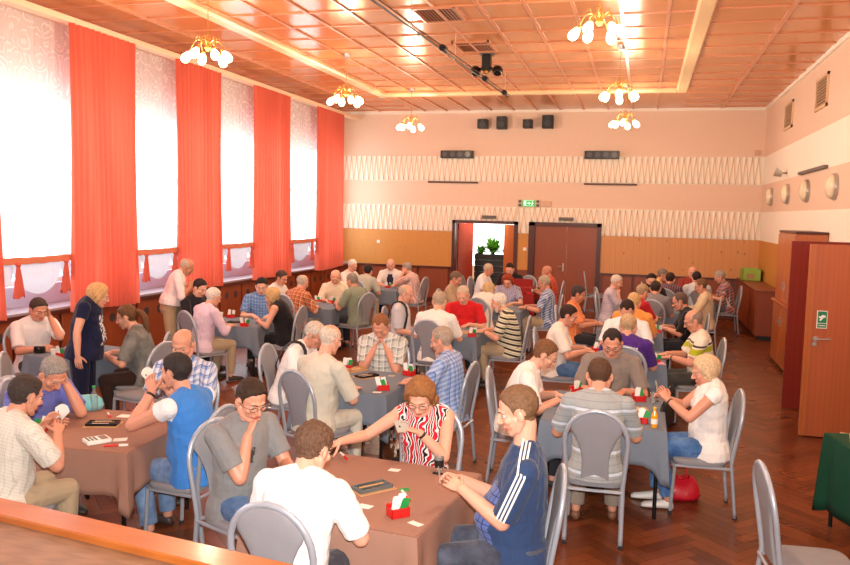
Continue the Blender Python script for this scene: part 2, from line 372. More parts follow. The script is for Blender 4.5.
def person(label,root,rz,lean=.25,style='short',hair=(60,45,38),shirt=('plain',(220,220,220)),trous=('plain',(70,70,75)),
           pose='table',nod=.4,turn=0.,sc_=1.,belly=.02,woman=False,skin=0,lod='mid',glasses=False,sleeve=.62,stand=False,
           shoe=(60,50,45),belt=None,strap=None,extra=None,watch=None,twist=0.,side=0.,look=None,group='players around the tables',legs=1,handed=1,knee=None):
    rr=random.Random(hash(label)&0xffff if False else sum(map(ord,label)))
    vox={'hi':.0062,'mid':.009,'lo':.0125}[lod]
    T=thing('person',label,'person',root,rz,group)
    w=.93 if woman else 1.08
    sc_=sc_*1.03
    hipz=.545 if not stand else .93*sc_
    L=.50*sc_*(1.04 if stand else 1)
    # spine
    pts=[]; p=V((0,0,hipz)); n=24; a0=lean*.45; a1=lean*1.45
    def ang(t): return a0+(a1-a0)*t
    def bas(t):
        a=ang(t); return V((math.sin(side),math.sin(a),math.cos(a))).normalized(),V((math.cos(side*1.),0,-math.sin(side))).normalized()
    for i in range(n+8):
        pts.append(p.copy()); p=p+bas(i/n)[0]*(L/n)
    def tf(t,x,y):
        i=t*n
        if i<0: c=pts[0]+bas(0)[0]*(t*L)
        else:
            j=min(int(i),len(pts)-2); c=pts[j].lerp(pts[j+1],i-j)
        d,xa=bas(max(t,0)); ph=twist*max(t,0); f=xa.cross(d)*-1
        f=d.cross(xa).normalized()
        xx=xa*math.cos(ph)+f*math.sin(ph); ff=f*math.cos(ph)-xa*math.sin(ph)
        return c+xx*x+ff*y
    prof=[(-.2,.145*w,.11,0),(-.08,.172,.132,0),(.08,.175,.132+belly*.5,belly*.6),(.28,.160*w,.125+belly,belly),(.48,.162*w,.125+belly*.7,belly*.6),
          (.68,.176*w,.132,.008),(.84,.184*w,.124,.004),(.94,.178*w,.108,0),(1.02,.140*w,.088,-.004),(1.09,.088,.070,0)]
    def torso(g,inf,t0,t1,nseg=20):
        ts=[q for q in prof if t0<=q[0]<=t1]; R=[]
        for t,rx,ry,yo in ts:
            R.append([tf(t,(rx+inf)*math.cos(a),yo+(ry+inf)*math.sin(a)) for a in [2*PI*j/nseg for j in range(nseg)]])
        g.loops(R)
    # head
    d1,_=bas(1.); ne=tf(1.02,0,0)
    na=ang(1.)+.12
    hy=turn
    hd=V((math.sin(side)*.6,math.sin(na),math.cos(na))).normalized()
    hc=ne+hd*(.118*sc_)+V((0,.032,.0))
    # nod = downward pitch of the face
    RH=Matrix.Rotation(side*.5,3,'Y')@Matrix.Rotation(hy,3,'Z')@Matrix.Rotation(-nod,3,'X')
    MH=Matrix.Translation(hc+RH@V((0,.0,.025)))@RH.to_4x4()@Matrix.Diagonal(V((1.17,1.12,1.07,1))*(.97 if woman else 1.)*sc_**.5)
    sk=skinmat(skin); HM=hairmat(hair)
    body=G()
    torso(body,0,-.3,1.03)
    hb=MH@V((0,-.022,-.075)); body.tube([tf(.96,0,-.004),tf(1.04,0,.010),hb],[.074*w,.062*w,.055*w],12,rnd_end=True)
    body.tube([tf(.97,-.12*w,-.008),tf(1.01,0,-.010),tf(.97,.12*w,-.008)],[.045,.05,.045],10,rnd_end=True)
    # arms
    Ls1,Ls2=.285*sc_*w**.5,.25*sc_*w**.5
    S={s:tf(.93,s*.183*w*sc_,0) for s in (-1,1)}
    hcw=MH.translation
    face=lambda x,y,z: MH@V((x,y,z))
    tz=.795
    fr=hcw.y
    P_={'table':{-1:((-.13,.39,tz),(.45,.85,-.12)),1:((.12,.41,tz),(-.45,.85,-.12))},
        'cards':{-1:((-.07,.36,.93),(.35,.55,.7)),1:((.09,.38,.91),(-.6,.5,.45))},
        'high':{-1:((-.10,.33,1.10),(.3,.45,.8)),1:((.10,.34,1.06),(-.5,.5,.6))},
        'chin':{1:(tuple(face(.035,.10,-.175)),(-.45,-.1,.9)),-1:((-.10,.42,tz),(.8,.5,0))},
        'clasp':{1:(tuple(face(.05,.12,-.175)),(-.5,0,.85)),-1:(tuple(face(-.05,.12,-.175)),(.5,0,.85))},
        'temple':{1:(tuple(face(.10,.06,-.075)),(-.25,-.1,.95)),-1:((-.12,.45,tz),(.5,.8,0))},
        'lap':{1:((.12,.28,.66),(-.5,.8,-.2)),-1:((-.12,.28,.66),(.5,.8,-.2))},
        'reach':{1:((.16,.60,tz+.05),(-.1,.85,-.5)),-1:((-.10,.34,.95),(.6,.5,.5))},
        'reachside':{1:((.52,.36,.86),(.75,.55,-.35)),-1:((-.03,.32,.96),(.85,.4,.35))},
        'stand':{1:((.30,.06,.86),(0,.1,-1)),-1:((-.30,.06,.86),(0,.1,-1))},
        'standface':{1:((.08,.30,1.22),(-.4,.2,.9)),-1:((-.27,.08,.88),(0,.15,-1))},
        'forward':{1:((.09,.36,.90),(-.5,.8,.3)),-1:((-.07,.34,.90),(.55,.8,.25))}}[pose]
    if handed==-1: P_={-s:((-P_[s][0][0],P_[s][0][1],P_[s][0][2]),(-P_[s][1][0],P_[s][1][1],P_[s][1][2])) for s in P_}
    arms={}
    for s in (-1,1):
        W=V(P_[s][0])*1.0; hd_=V(P_[s][1]).normalized()
        if pose in('chin','temple','clasp') and s==handed or pose=='clasp':
            W=V(P_[s][0])
            if handed==-1: W=V(face(*[-q if i==0 else q for i,q in enumerate({'chin':(.035,.10,-.175),'temple':(.10,.06,-.075)}.get(pose,(.05,.12,-.175)))])) if s==-1 and pose!='clasp' else W
        A=S[s]; dv=W-A; D=dv.length; mx=(Ls1+Ls2)*.985
        if D>mx: W=A+dv*(mx/D); D=mx
        D=max(D,abs(Ls1-Ls2)+.05)
        aa=(Ls1**2-Ls2**2+D*D)/(2*D); h=math.sqrt(max(Ls1**2-aa*aa,0)); dn=(W-A).normalized()
        pole=V((s*.75,-.35,-.8)) if pose not in('chin','clasp','temple') else V((s*.30,.3,-1))
        if pose in('forward','lap'): pole=V((s*.22,-.35,-1))
        pole=(pole-dn*pole.dot(dn)).normalized(); E_=A+dn*aa+pole*h
        if not stand and pose!='forward' and E_.y>.3 and E_.z<.80: 
            E_.z=.80
        arms[s]=(A,E_,W,hd_)
        body.ell(A,(.060*w,.060,.060)); body.tube([A,A.lerp(E_,.35),E_],[.056*w,.053*w,.043*w],10,rnd_end=True)
        body.tube([E_,E_.lerp(W,.3),W],[.043*w,.044*w,.029*w],10,rnd_end=True)
        # palm
        fd=hd_; nn=V((-s*.8,0,-.6)) if pose not in('table','reach','stand','reachside','lap') else V((0,-.1,-1))
        if pose=='stand' or (pose=='standface' and s==-1): nn=V((-s,0,0))
        nn=(nn-fd*nn.dot(fd)).normalized(); ll=fd.cross(nn).normalized()
        arms[s]+=(fd,nn,ll)
        k=.93 if woman else 1.
        R=[]
        for q,hw,ht in ((-.005,.026,.02),(.02,.033,.0175),(.05,.041,.0155),(.08,.043,.0135),(.092,.040,.011)):
            R.append([W+fd*q*k+ll*(hw*k*math.cos(a))+nn*(ht*math.sin(a)) for a in [2*PI*j/12 for j in range(12)]])
        body.loops(R)
    # legs
    LG={}
    for s in (-1,1):
        if stand:
            H=V((s*.085,0,hipz-.02)); K=V((s*.10,.02,.50*sc_)); A=V((s*.11,-.02+.04*s,.09))
        else:
            kx=knee[0 if s<0 else 1] if knee else s*(.13 if not woman else .09)
            H=V((s*.09,.0,hipz-.01)); K=V((kx,.42,.525)); A=V((kx*1.1,.36+.06*legs*s*.6,.09))
        LG[s]=(H,K,A)
        body.tube([H,H.lerp(K,.5),K],[.082,.072,.054],10,rnd_end=True); body.tube([K,K.lerp(A,.3),A],[.052,.053,.036],10,rnd_end=True)
        body.ell(A+V((0,.03,-.05)),(.026,.07,.022))
    bm_=remesh(body,vox,3 if lod!='hi' else 4)
    hdm=HEADS[lod]; bm_.join(hdm,MH)
    # fingers
    for s in (-1,1):
        A,E_,W,_,fd,nn,ll=arms[s]; k=.93 if woman else 1.
        curl={'table':.35,'cards':.75,'high':.75,'chin':.95,'clasp':.8,'temple':.45,'lap':.4,'reach':.6,'reachside':.65,'stand':.35,'standface':.7,'forward':.8}[pose]
        nfs=6 if lod=='lo' else 8
        for q,(lx,fl) in enumerate(((.031,.072),(.0105,.080),(-.0105,.075),(-.031,.058))):
            lx*=s
            p=W+fd*(.078*k)+ll*(lx*k); d=(fd+ll*(lx*1.2)).normalized(); path=[p-d*.012]; ca=curl*(.8+.12*q)
            for sg in (.46,.31,.23):
                path.append(p.copy()); p=p+d*(fl*k*sg)
                d=(d*math.cos(ca)+nn*math.sin(ca)).normalized(); 
            path.append(p.copy())
            bm_.tube(path,[.0092*k,.0092*k,.0086*k,.008*k,.0068*k],nfs,0,rnd_end=True)
        # thumb leaves the side of the palm near its base
        p=W+fd*.022+ll*(s*.030*k)+nn*.004; d=(fd*.65+ll*(s*.65)+nn*.35).normalized(); path=[p-d*.01]
        for sg in (.038,.032,.026):
            path.append(p.copy()); p=p+d*sg*k; d=(d+fd*.30+nn*.30-ll*(s*.25)).normalized()
        path.append(p.copy()); bm_.tube(path,[.013*k,.0125*k,.0105*k,.0095*k,.0075*k],nfs,0,rnd_end=True)
    bo=bm_.obj('body',[sk,lipm,eyew,irism,HM],T,True)
    # hair
    if style!='bald':
        kk=(style,lod!='lo')
        if kk not in HAIRC: HAIRC[kk]=hair_geo(style,lod!='lo',len(HAIRC)*3.1)
        hg=G(); hg.join(HAIRC[kk],MH); hg.obj('hair',HM,T,True)
    if glasses: gg=G(); gg.join(GLASS,MH); gg.obj('spectacles',metal_g,T,True)
    # shirt
    sh=G(); inf=.012
    torso(sh,inf,-.09 if not(stand and belt) else .08,1.1)
    tk=.0 if not(stand and belt) else .26
    R=[[tf(t+tk,(rx)*math.cos(a),yo+(ry)*math.sin(a)) for a in [2*PI*j/20 for j in range(20)]] for t,rx,ry,yo in ((-.17,.224,.176+belly*.4,belly*.4),(-.02,.217,.170+belly*.5,belly*.5),(.12,.188,.150+belly*.6,belly*.7))]
    sh.loops(R)
    for s in (-1,1): sh.tube([tf(.955,s*.155*w,-.006),tf(1.0,s*.10*w,-.01),tf(1.05,s*.05,-.014)],[.062,.064,.060],10,rnd_end=True)
    if woman:
        for s in (-1,1): sh.ell(tf(.66,s*.072,.095),(.068,.062,.062))
    for s in (-1,1):
        A,E_,W=arms[s][:3]
        if sleeve>0:
            if sleeve<=1:
                e=A.lerp(E_,sleeve); sh.ell(A,(.075*w,.073,.073)); sh.tube([A,A.lerp(e,.5),e],[.071*w,.070*w,.069*w],12)
            else:
                sh.ell(A,(.072*w,.072,.072)); sh.tube([A,A.lerp(E_,.5),E_],[.068*w,.063*w,.056*w],12,rnd_end=True)
                e=E_.lerp(W,min(1,sleeve-1)); sh.tube([E_,e],[.056*w,.046*w],12)
        elif sleeve==0: sh.ell(A+V((-s*.022,0,.0)),(.058*w,.064,.064))
    shm=remesh(sh,vox,3)
    # real folds in the cloth
    if lod!='lo':
        co=np.array(shm.v); q=rr.random()*50; amp=.006
        cc=np.array([tf(.5,0,0)])[0]; dd=co-cc; dd[:,2]*=.2; dd/=np.linalg.norm(dd,axis=1)[:,None]+1e-6
        of=np.array([noise.noise(V((p[0]*9+q,p[1]*9,p[2]*17)))+.5*noise.noise(V((p[0]*22,p[1]*22+q,p[2]*30))) for p in co])
        of*=np.clip((co[:,2]-hipz-.02)/.12,0,1); co=co+dd*(of*amp)[:,None]; shm.v=[tuple(x) for x in co.tolist()]
    so=shm.obj('shirt' if not extra=='dress' else 'dress',cloth(shirt),T,True)
    # collar
    if extra in('collar','tie'):
        cg=G(); Rr=[]
        for q,(t,ra) in enumerate(((1.0,.085),(1.07,.078),(1.10,.070))):
            Rr.append([tf(t+.02*math.cos(a+PI/2)*1.0,ra*w*math.cos(a),.004+ra*.92*math.sin(a)) for a in [2*PI*j/20 for j in range(20)]])
        cg.loops(Rr,0,False,False); o=cg.obj('collar',cloth(shirt),T,True); md=o.modifiers.new('s','SOLIDIFY'); md.thickness=.004
    # trousers
    tr=G()
    if extra=='dress':
        pass
    tr.loops([[tf(t,rx*math.cos(a),ry*math.sin(a)) for a in [2*PI*j/20 for j in range(20)]] for t,rx,ry in ((-.2,.15,.115),(-.08,.190,.148),(.1 if not(stand and belt) else .15,.186,.150))])
    for s in (-1,1):
        H,K,A=LG[s]; A2=K.lerp(A,.93)
        tr.tube([H,H.lerp(K,.5),K],[.104,.096,.076],12,rnd_end=True); tr.tube([K,K.lerp(A2,.4),A2],[.074,.070,.062],12)
    trm=remesh(tr,max(vox,.008),3); trm.obj('trousers',cloth(trous),T,True)
    SM=mat('shoe%s'%(shoe,),srgb(*shoe),.5,bs=.1)
    for s in (-1,1):
        A=LG[s][2]; g=G(); y=A.y-.045
        R=[]
        for q,wd,hh in ((0,.02,.05),(.02,.036,.075),(.07,.038,.08),(.12,.042,.068),(.18,.048,.055),(.235,.042,.045),(.262,.018,.03)):
            R.append([(A.x+wd*math.cos(a),y+q,.004+hh*.5+hh*.5*math.sin(a)) if True else 0 for a in [2*PI*j/12 for j in range(12)]])
        g.loops(R); g.obj('shoe',SM,T,True)
    if belt:
        g=G(); g.loops([[tf(t,(.207)*math.cos(a),belly*.5+(.164+belly*.5)*math.sin(a)) for a in [2*PI*j/24 for j in range(24)]] for t in ((-.10,-.03) if not stand else (.09,.16))],0,False,False)
        o=g.obj('belt',mat('belt',srgb(50,32,26),.4),T,True); md=o.modifiers.new('s','SOLIDIFY'); md.thickness=.004
    def ribbon(name,path,wd,m,th=.003,outc=None):
        g=G(); P=[V(p) for p in path]; R=[]
        for i,p in enumerate(P):
            t=(P[min(i+1,len(P)-1)]-P[max(i-1,0)]).normalized(); o_=(p-outc[i]).normalized(); sd=t.cross(o_).normalized()*wd*.5
            R.append([p-sd,p+sd,p+sd+o_*th,p-sd+o_*th])
        g.loops(R); return g.obj(name,m,T,False)
    if strap:
        m=mat('strap_black',srgb(25,25,28),.6)
        path=[];oc=[]
        for t,x_,y_ in ((.45,.10,-.150),(.7,.11,-.152),(.88,.12,-.138),(1.0,.12,-.112),(1.08,.12,-.078),(1.125,.12,-.03),(1.125,.125,.02),(1.07,.13,.07),(.98,.14,.105),(.8,.15,.130),(.6,.165,.125),(.4,.18,.11),(.2,.195,.075)):
            path.append(tf(t,x_,y_)); oc.append(tf(min(t,.85),0,0))
        ribbon('strap',path,.035,m,.004,oc)
    if watch:
        for s in ([watch] if watch in(1,-1) else [1,-1]):
            A,E_,W=arms[s][:3]; d=(W-E_).normalized(); g=G(); c=W-d*.025
            g.tube([c-d*.009,c+d*.009],[.0315*w,.0305*w],14); g.obj('wristwatch',mat('watch',srgb(40,38,40),.3),T,True)
    T['_']=0; del T['_']
    info=dict(T=T,arms=arms,MH=MH,tf=tf,ribbon=ribbon,body=bo)
    return info
def solve_root(px,rz,lean,sc_,stand,side=0.,z_extra=0.):
    sc_=sc_*1.03
    # where the seat is, so that the head (at the height that pose gives) comes where it sits in the room
    hipz=.545 if not stand else .93*sc_; L=.50*sc_*(1.04 if stand else 1); n=24; a0=lean*.45;a1=lean*1.45
    p=V((0,0,hipz))
    for i in range(int(n*1.02)): 
        a=a0+(a1-a0)*i/n; p=p+V((math.sin(side),math.sin(a),math.cos(a))).normalized()*(L/n)
    na=a1+.12; h=p+V((math.sin(side)*.6,math.sin(na),math.cos(na))).normalized()*(.118*sc_)+V((0,.032,.02))
    w=at(px[0],px[1],h.z); o=Matrix.Rotation(rz,3,'Z')@V((h.x,h.y,0))
    return V((w.x-o.x,w.y-o.y,0))
# ------------------------------------------------------------------ chairs and tables
chair_metal=mat('chair_metal',srgb(172,180,192),.32,.3,.02)
chair_cloth=mat('chair_fabric',srgb(146,146,152),.9,0,.08,.35,500,spec=.15)
rubber=mat('rubber',srgb(40,40,42),.7)
def chair_proto():
    T=thing('banquet_chair','x','chair',(0,0,0))
    # continuous bent tube: rear leg - side - arch - side - rear leg
    def fy(z): return -.245-.15*max(0,(z-.46))-.05*max(0,(.46-z)/.46)
    path=[]
    for i in range(9): z=.012+.44*i/8; path.append((-.205,fy(z),z))
    for i in range(1,7): z=.452+.33*i/6; path.append((-.205-.004*i,fy(z),z))
    for i in range(1,12):
        a=PI-PI*i/12; path.append((.229*math.cos(a),fy(.79+.24*math.sin(a)),.785+.245*math.sin(a)))
    path=path+[(-x,y,z) for x,y,z in path[:15][::-1]]
    g=G(); g.tube(path,.0185,10,flat=.85); g.obj('back_frame',chair_metal,T,True)
    # upholstered back, waisted towards the seat
    R=[]
    for z,w in ((.47,.108),(.52,.103),(.58,.098),(.64,.098),(.70,.106),(.76,.124),(.82,.152),(.87,.182),(.91,.188),(.95,.164),(.985,.123),(1.008,.07),(1.014,.02)):
        y=fy(z); sec=[]
        for a in [2*PI*j/16 for j in range(16)]:
            ca,sa=math.cos(a),math.sin(a); sec.append((w*abs(ca)**.55*(1 if ca>=0 else -1),y+.016*abs(sa)**.7*(1 if sa>=0 else -1),z))
        R.append(sec)
    g=G(); g.loops(R); g.obj('backrest',chair_cloth,T,'auto')
    R=[]
    for z,i in ((.425,.02),(.43,.006),(.455,0),(.472,.008),(.48,.035)):
        sec=[]
        for a in [2*PI*j/28 for j in range(28)]:
            ca,sa=math.cos(a),math.sin(a); e=.4
            sec.append(((.222-i)*abs(ca)**e*(1 if ca>=0 else -1)*(1-.06*(-sa)*(sa<0)),.0-.005+(.222-i)*abs(sa)**e*(1 if sa>=0 else -1),z))
        R.append(sec)
    g=G(); g.loops(R); g.obj('seat',chair_cloth,T,'auto')
    g=G(); g.tube([(-.205,-.25,.415),(-.205,.19,.415),(-.19,.205,.415),(.19,.205,.415),(.205,.19,.415),(.205,-.25,.415)],.0125,6,flat=1.3); g.tube([(-.205,-.262,.415),(.205,-.262,.415)],.0125,6); g.obj('seat_frame',chair_metal,T,'auto')
    for s in (-1,1):
        g=G(); g.tube([(s*.198,.195,.41),(s*.205,.215,.012)],.0145,8); g.obj('leg',chair_metal,T,'auto')
        for y in (.215,fy(0)): 
            g=G(); g.tube([(s*.205,y,0),(s*.205,y,.03)],.0175,8); g.obj('foot_cap',rubber,T,'auto')
    return T
CH0=chair_proto(); CH_used=[0]
def chair(x,y,rz,label,group='grey upholstered chairs around the tables'):
    if CH_used[0]==0:
        CH_used[0]=1; CH0.location=(x,y,0); CH0.rotation_euler=(0,0,rz); CH0['label']=label; CH0['group']=group; return CH0
    return dup(CH0,(x,y,0),rz,label,group)
table_top=mat('table_board',srgb(90,70,55),.5); table_leg=mat('table_leg_black',srgb(24,24,27),.35,.4)
cloth_brown=mat('tablecloth_brown',srgb(160,122,106),.9,0,.04,.25,260,spec=.15)
cloth_grey=mat('tablecloth_grey',srgb(120,131,146),.9,0,.04,.25,260,spec=.15)
cloth_green=mat('tablecloth_green',srgb(20,74,56),.7,0,.06,.3,200,spec=.2)
def table(cx,cy,rz,w,d,label,clabel,cm,drop=.27,h=.75,corner=.16,seed=1,group='card tables in the hall'):
    T=thing('card_table',label,'table',(cx,cy,0),rz,group)
    g=G(); g.bbox(-w/2,w/2,-d/2,d/2,h-.032,h-.006,.004); g.obj('tabletop',table_top,T,False)
    g=G(); g.box(-w/2+.06,w/2-.06,-d/2+.05,-d/2+.07,h-.08,h-.033); g.box(-w/2+.06,w/2-.06,d/2-.07,d/2-.05,h-.08,h-.033)
    g.box(-w/2+.05,-w/2+.07,-d/2+.06,d/2-.06,h-.08,h-.033); g.box(w/2-.07,w/2-.05,-d/2+.06,d/2-.06,h-.08,h-.033); g.obj('apron',table_leg,T,False)
    for sx in (-1,1):
        for sy in (-1,1):
            g=G(); g.tube([(sx*(w/2-.06),sy*(d/2-.06),0),(sx*(w/2-.06),sy*(d/2-.06),h-.034)],.016,10); g.obj('leg',table_leg,T,'auto')
    # cloth: flat top, then a skirt that gathers and dips at the corners
    g=G(); r=random.Random(seed); n=30; ph=r.random()*6
    W,D=w/2+.006,d/2+.006; per=[]
    for (x0,y0,x1,y1) in ((-W,-D,W,-D),(W,-D,W,D),(W,D,-W,D),(-W,D,-W,-D)):
        for i in range(n):
            q=i/n; per.append((x0+(x1-x0)*q,y0+(y1-y0)*q,q))
    def nrm(x,y,q,i):
        side=i//n; a=[(0,-1),(1,0),(0,1),(-1,0)][side]
        if q<.001: b=[(0,-1),(1,0),(0,1),(-1,0)][side-1]; return V((a[0]+b[0],a[1]+b[1],0)).normalized()
        return V((a[0],a[1],0))
    rows=[]
    rows.append([V((x*.985,y*.985,h+.0015)) for x,y,q in per]); rows.append([V((x,y,h-.001)) for x,y,q in per])
    for k in range(1,8):
        f=k/7; row=[]
        for i,(x,y,q) in enumerate(per):
            c=min(q,1-q); cf=max(0,1-c/.16)**1.5; nn=nrm(x,y,q,i)
            dz=(drop+corner*cf+.012*math.sin(q*9+ph+i//n))*f
            # box-pleat next to each corner
            pl=math.exp(-((c-.085)/.035)**2)*-.035*f + cf*.05*f
            wv=.010*f*math.sin(q*17+ph*2+(i//n)*1.7)+.012*f
            o=nn*(pl+wv+.004)
            row.append(V((x,y,h-.004-dz))+o)
        rows.append(row)
    g.loops(rows,0,False,False)
    m=10; vs=[];fs=[]
    top=[(rows[0][j]) for j in range(len(per))]
    g.add(top,[tuple(range(len(top)))])
    o=g.obj('tablecloth',cm,None,'auto',loc=(cx,cy,0),rz=rz,label=clabel,cat='tablecloth',group='tablecloths on the card tables')
    for p in o.data.polygons: p.use_smooth=len(p.vertices)==4
    md=o.modifiers.new('s','SOLIDIFY'); md.thickness=.0025; md.offset=1
    return T
# ------------------------------------------------------------------ small things on the tables
red_p=mat('red_plastic',srgb(205,30,28),.35,0,.03,spec=.5)
white_c=mat('white_card',srgb(238,236,230),.6,0,.02); green_c=mat('green_card',srgb(35,150,70),.5); blue_c=mat('blue_card',srgb(40,70,150),.5)
cardback=mat('card_back',srgb(200,190,175),.5); black_p=mat('black_plastic',srgb(24,24,26),.35); wood_b=pwood('board_wood',srgb(205,165,120),srgb(180,135,90),'x',4,.5)
grey_p=mat('grey_plastic',srgb(95,100,100),.45); orange_c=mat('yellow_card',srgb(235,170,40),.5); lcd=mat('grey_screen',srgb(120,130,120),.2)
clear=None
def glassmat(name,col,rough=.03):
    m,nt,b=nodes(name); nt.nodes.remove(b); out=[n for n in nt.nodes if n.type=='OUTPUT_MATERIAL'][0]
    t_=N(nt,'ShaderNodeBsdfTransparent'); t_.inputs[0].default_value=(*col,1); g_=N(nt,'ShaderNodeBsdfGlossy'); g_.inputs['Roughness'].default_value=.08; d_=N(nt,'ShaderNodeBsdfDiffuse'); d_.inputs[0].default_value=(.8,.85,.85,1)
    lw=N(nt,'ShaderNodeLayerWeight'); lw.inputs[0].default_value=.35
    a_=N(nt,'ShaderNodeMixShader'); a_.inputs[0].default_value=.12; Lk(nt,t_.outputs[0],a_.inputs[1]); Lk(nt,d_.outputs[0],a_.inputs[2])
    x_=N(nt,'ShaderNodeMixShader'); Lk(nt,lw.outputs[1],x_.inputs[0]); Lk(nt,a_.outputs[0],x_.inputs[1]); Lk(nt,g_.outputs[0],x_.inputs[2]); Lk(nt,x_.outputs[0],out.inputs[0]); return m
clear=glassmat('clear_plastic',(.93,.96,.95))
def bidding_box(x,y,z,rz,label):
    T=thing('bidding_box',label,'bidding box',(x,y,z),rz,'red bidding boxes on the tables'); T.scale=(1.3,1.3,1.2)
    g=G(); w,d,h=.085,.06,.045
    for bx in ((-w/2,w/2,-d/2,-d/2+.004,0,h),(-w/2,w/2,d/2-.004,d/2,0,h+.012),(-w/2,-w/2+.004,-d/2,d/2,0,h),(w/2-.004,w/2,-d/2,d/2,0,h),(-w/2,w/2,-d/2,d/2,0,.004),(-.002,.002,-d/2,d/2,0,h)): g.box(*bx)
    g.obj('holder',red_p,T,False)
    r=random.Random(int(x*100)+int(y*77))
    for k,(m,xx,hh) in enumerate(((white_c,-.022,.105),(green_c,.02,.085),(white_c,.021,.098))):
        g=G(); M=Matrix.Translation((xx,-.012+.012*k,.004))@Matrix.Rotation(r.uniform(-.35,.35),4,'Y')@Matrix.Rotation(r.uniform(-.2,.2),4,'X')
        for j in range(3): g.box(-.017,.017,j*.003,j*.003+.0015,0,hh-.006*j,0,M)
        g.obj('bidding_card',m,T,False)
    return T
def slab(name,x,y,z,rz,w,d,h,m,label,cat,group=None,b=.003):
    g=G(); g.bbox(-w/2,w/2,-d/2,d/2,0,h,b); return g.obj(name,m,None,False,loc=(x,y,z),rz=rz,label=label,cat=cat,group=group)
def board(x,y,z,rz,label,m1=grey_p,m2=wood_b):
    T=thing('card_board',label,'card tray',(x,y,z),rz)
    g=G(); g.bbox(-.13,.13,-.085,.085,0,.006,.003); g.obj('base_plate',m2,T,False)
    g=G(); g.box(-.115,.115,-.06,.06,.006,.009)
    for yy in (-.055,-.012,.012,.055): g.box(-.115,.115,yy-.003,yy+.003,.009,.026)
    for xx in (-.113,.113): g.box(xx-.003,xx+.003,-.058,.058,.009,.026)
    g.obj('card_tray',m1,T,False)
    g=G(); g.box(-.085,.085,-.008,.008,.009,.024); g.obj('centre_label',orange_c,T,False)
    for s in (-1,1):
        g=G(); g.bbox(-.075,.05,s*.034-.018,s*.034+.018,.009,.02,.002); g.obj('card_pack',black_p if m1 is grey_p else white_c,T,False)
    return T
def paper(x,y,z,rz,w,d,label,m=None,name='paper_slip',cat='paper'):
    g=G(); n=6; L=[]
    for i in range(n+1):
        xx=-w/2+w*i/n; zz=.0006+.003*(i/n)**3
        L.append([(xx,-d/2,zz),(xx,d/2,zz),(xx,d/2,zz+.0008),(xx,-d/2,zz+.0008)])
    g.loops(L); return g.obj(name,m or white_c,None,False,loc=(x,y,z),rz=rz,label=label,cat=cat)
def pen(x,y,z,rz,label,m1=red_p,m2=white_c,L=.13,tilt=0):
    T=thing('marker_pen',label,'pen',(x,y,z+.008),rz)
    M=Matrix.Rotation(-tilt,3,'Y')
    g=G(); g.tube([M@V((0,0,0)),M@V((L*.62,0,0))],.008,8); g.obj('barrel',m2,T,'auto')
    g=G(); g.tube([M@V((L*.62,0,0)),M@V((L,0,0))],.0092,8); g.obj('pen_cap',m1,T,'auto'); return T
def card_fan(loc,rot,label,n=9,face=None):
    T=thing('card_hand',label,'playing cards',loc,0,'hands of cards held by players'); T.rotation_euler=rot
    for i in range(n):
        a=(i-(n-1)/2)*.13; M=Matrix.Translation((0,.0014*i,0))@Matrix.Rotation(a,4,'Y')@Matrix.Translation((0,0,.0))
        g=G(); g.box(-.029,.029,0,.0005,.0,.088,0,M)
        for ys in (-.0003,.0008):
            for (px_,pz_,ww) in ((-.022,.076,.0035),(0,.044,.008)): g.add([M@V((px_,ys,pz_-ww*1.3)),M@V((px_+ww,ys,pz_)),M@V((px_,ys,pz_+ww*1.3)),M@V((px_-ww,ys,pz_))],[(0,1,2,3)],1)
        g.obj('playing_card',[face or white_c,red_p if i%2 else black_p],T,False)
    return T
def bottle(x,y,z,label,m,capm,h=.2,r=.03,lab=None,group=None):
    T=thing('bottle',label,'bottle',(x,y,z),0,group)
    g=G(); g.lathe([(r*.8,0),(r,.008),(r,h*.55),(r*.9,h*.65),(r*.42,h*.82),(r*.4,h*.93)],n=16); g.obj('bottle_body',m,T,'auto')
    g=G(); g.lathe([(r*.5,h*.92),(r*.5,h)],n=14); g.obj('bottle_cap',capm,T,'auto')
    if lab: g=G(); g.lathe([(r*1.02,h*.2),(r*1.02,h*.45)],n=16,cap=False); g.obj('paper_label',lab,T,'auto')
    return T
def tumbler(x,y,z,label,band=None):
    T=thing('drinking_glass',label,'glass',(x,y,z))
    g=G(); g.lathe([(.026,0),(.033,.10),(.031,.10),(.0245,.006)],n=18,cap=True); g.obj('glass_wall',clear,T,'auto')
    if band: g=G(); g.lathe([(.0290,.03),(.0325,.08)],n=18,cap=False); g.obj('printed_band',band,T,'auto')
    return T
def cup(x,y,z,label,m=None,h=.08):
    g=G(); g.lathe([(.026,0),(.036,h),(.033,h),(.024,.005)],n=16); return g.obj('cup',m or white_c,None,'auto',loc=(x,y,z),label=label,cat='cup')
def napkin(x,y,z,rz,label,m=None):
    r=random.Random(int(abs(x*1000))); g=G(); n=7
    P=[[V((-.055+.11*i/n+r.uniform(-.006,.006),-.045+.09*j/n+r.uniform(-.006,.006),.004+.05*r.random()*math.sin(PI*i/n)*math.sin(PI*j/n))) for j in range(n+1)] for i in range(n+1)]
    g.add([p for q in P for p in q],[(i*(n+1)+j,(i+1)*(n+1)+j,(i+1)*(n+1)+j+1,i*(n+1)+j+1) for i in range(n) for j in range(n)])
    o=g.obj('paper_napkin',m or white_c,None,False,loc=(x,y,z),rz=rz,label=label,cat='napkin'); md=o.modifiers.new('s','SOLIDIFY'); md.thickness=.002; return o
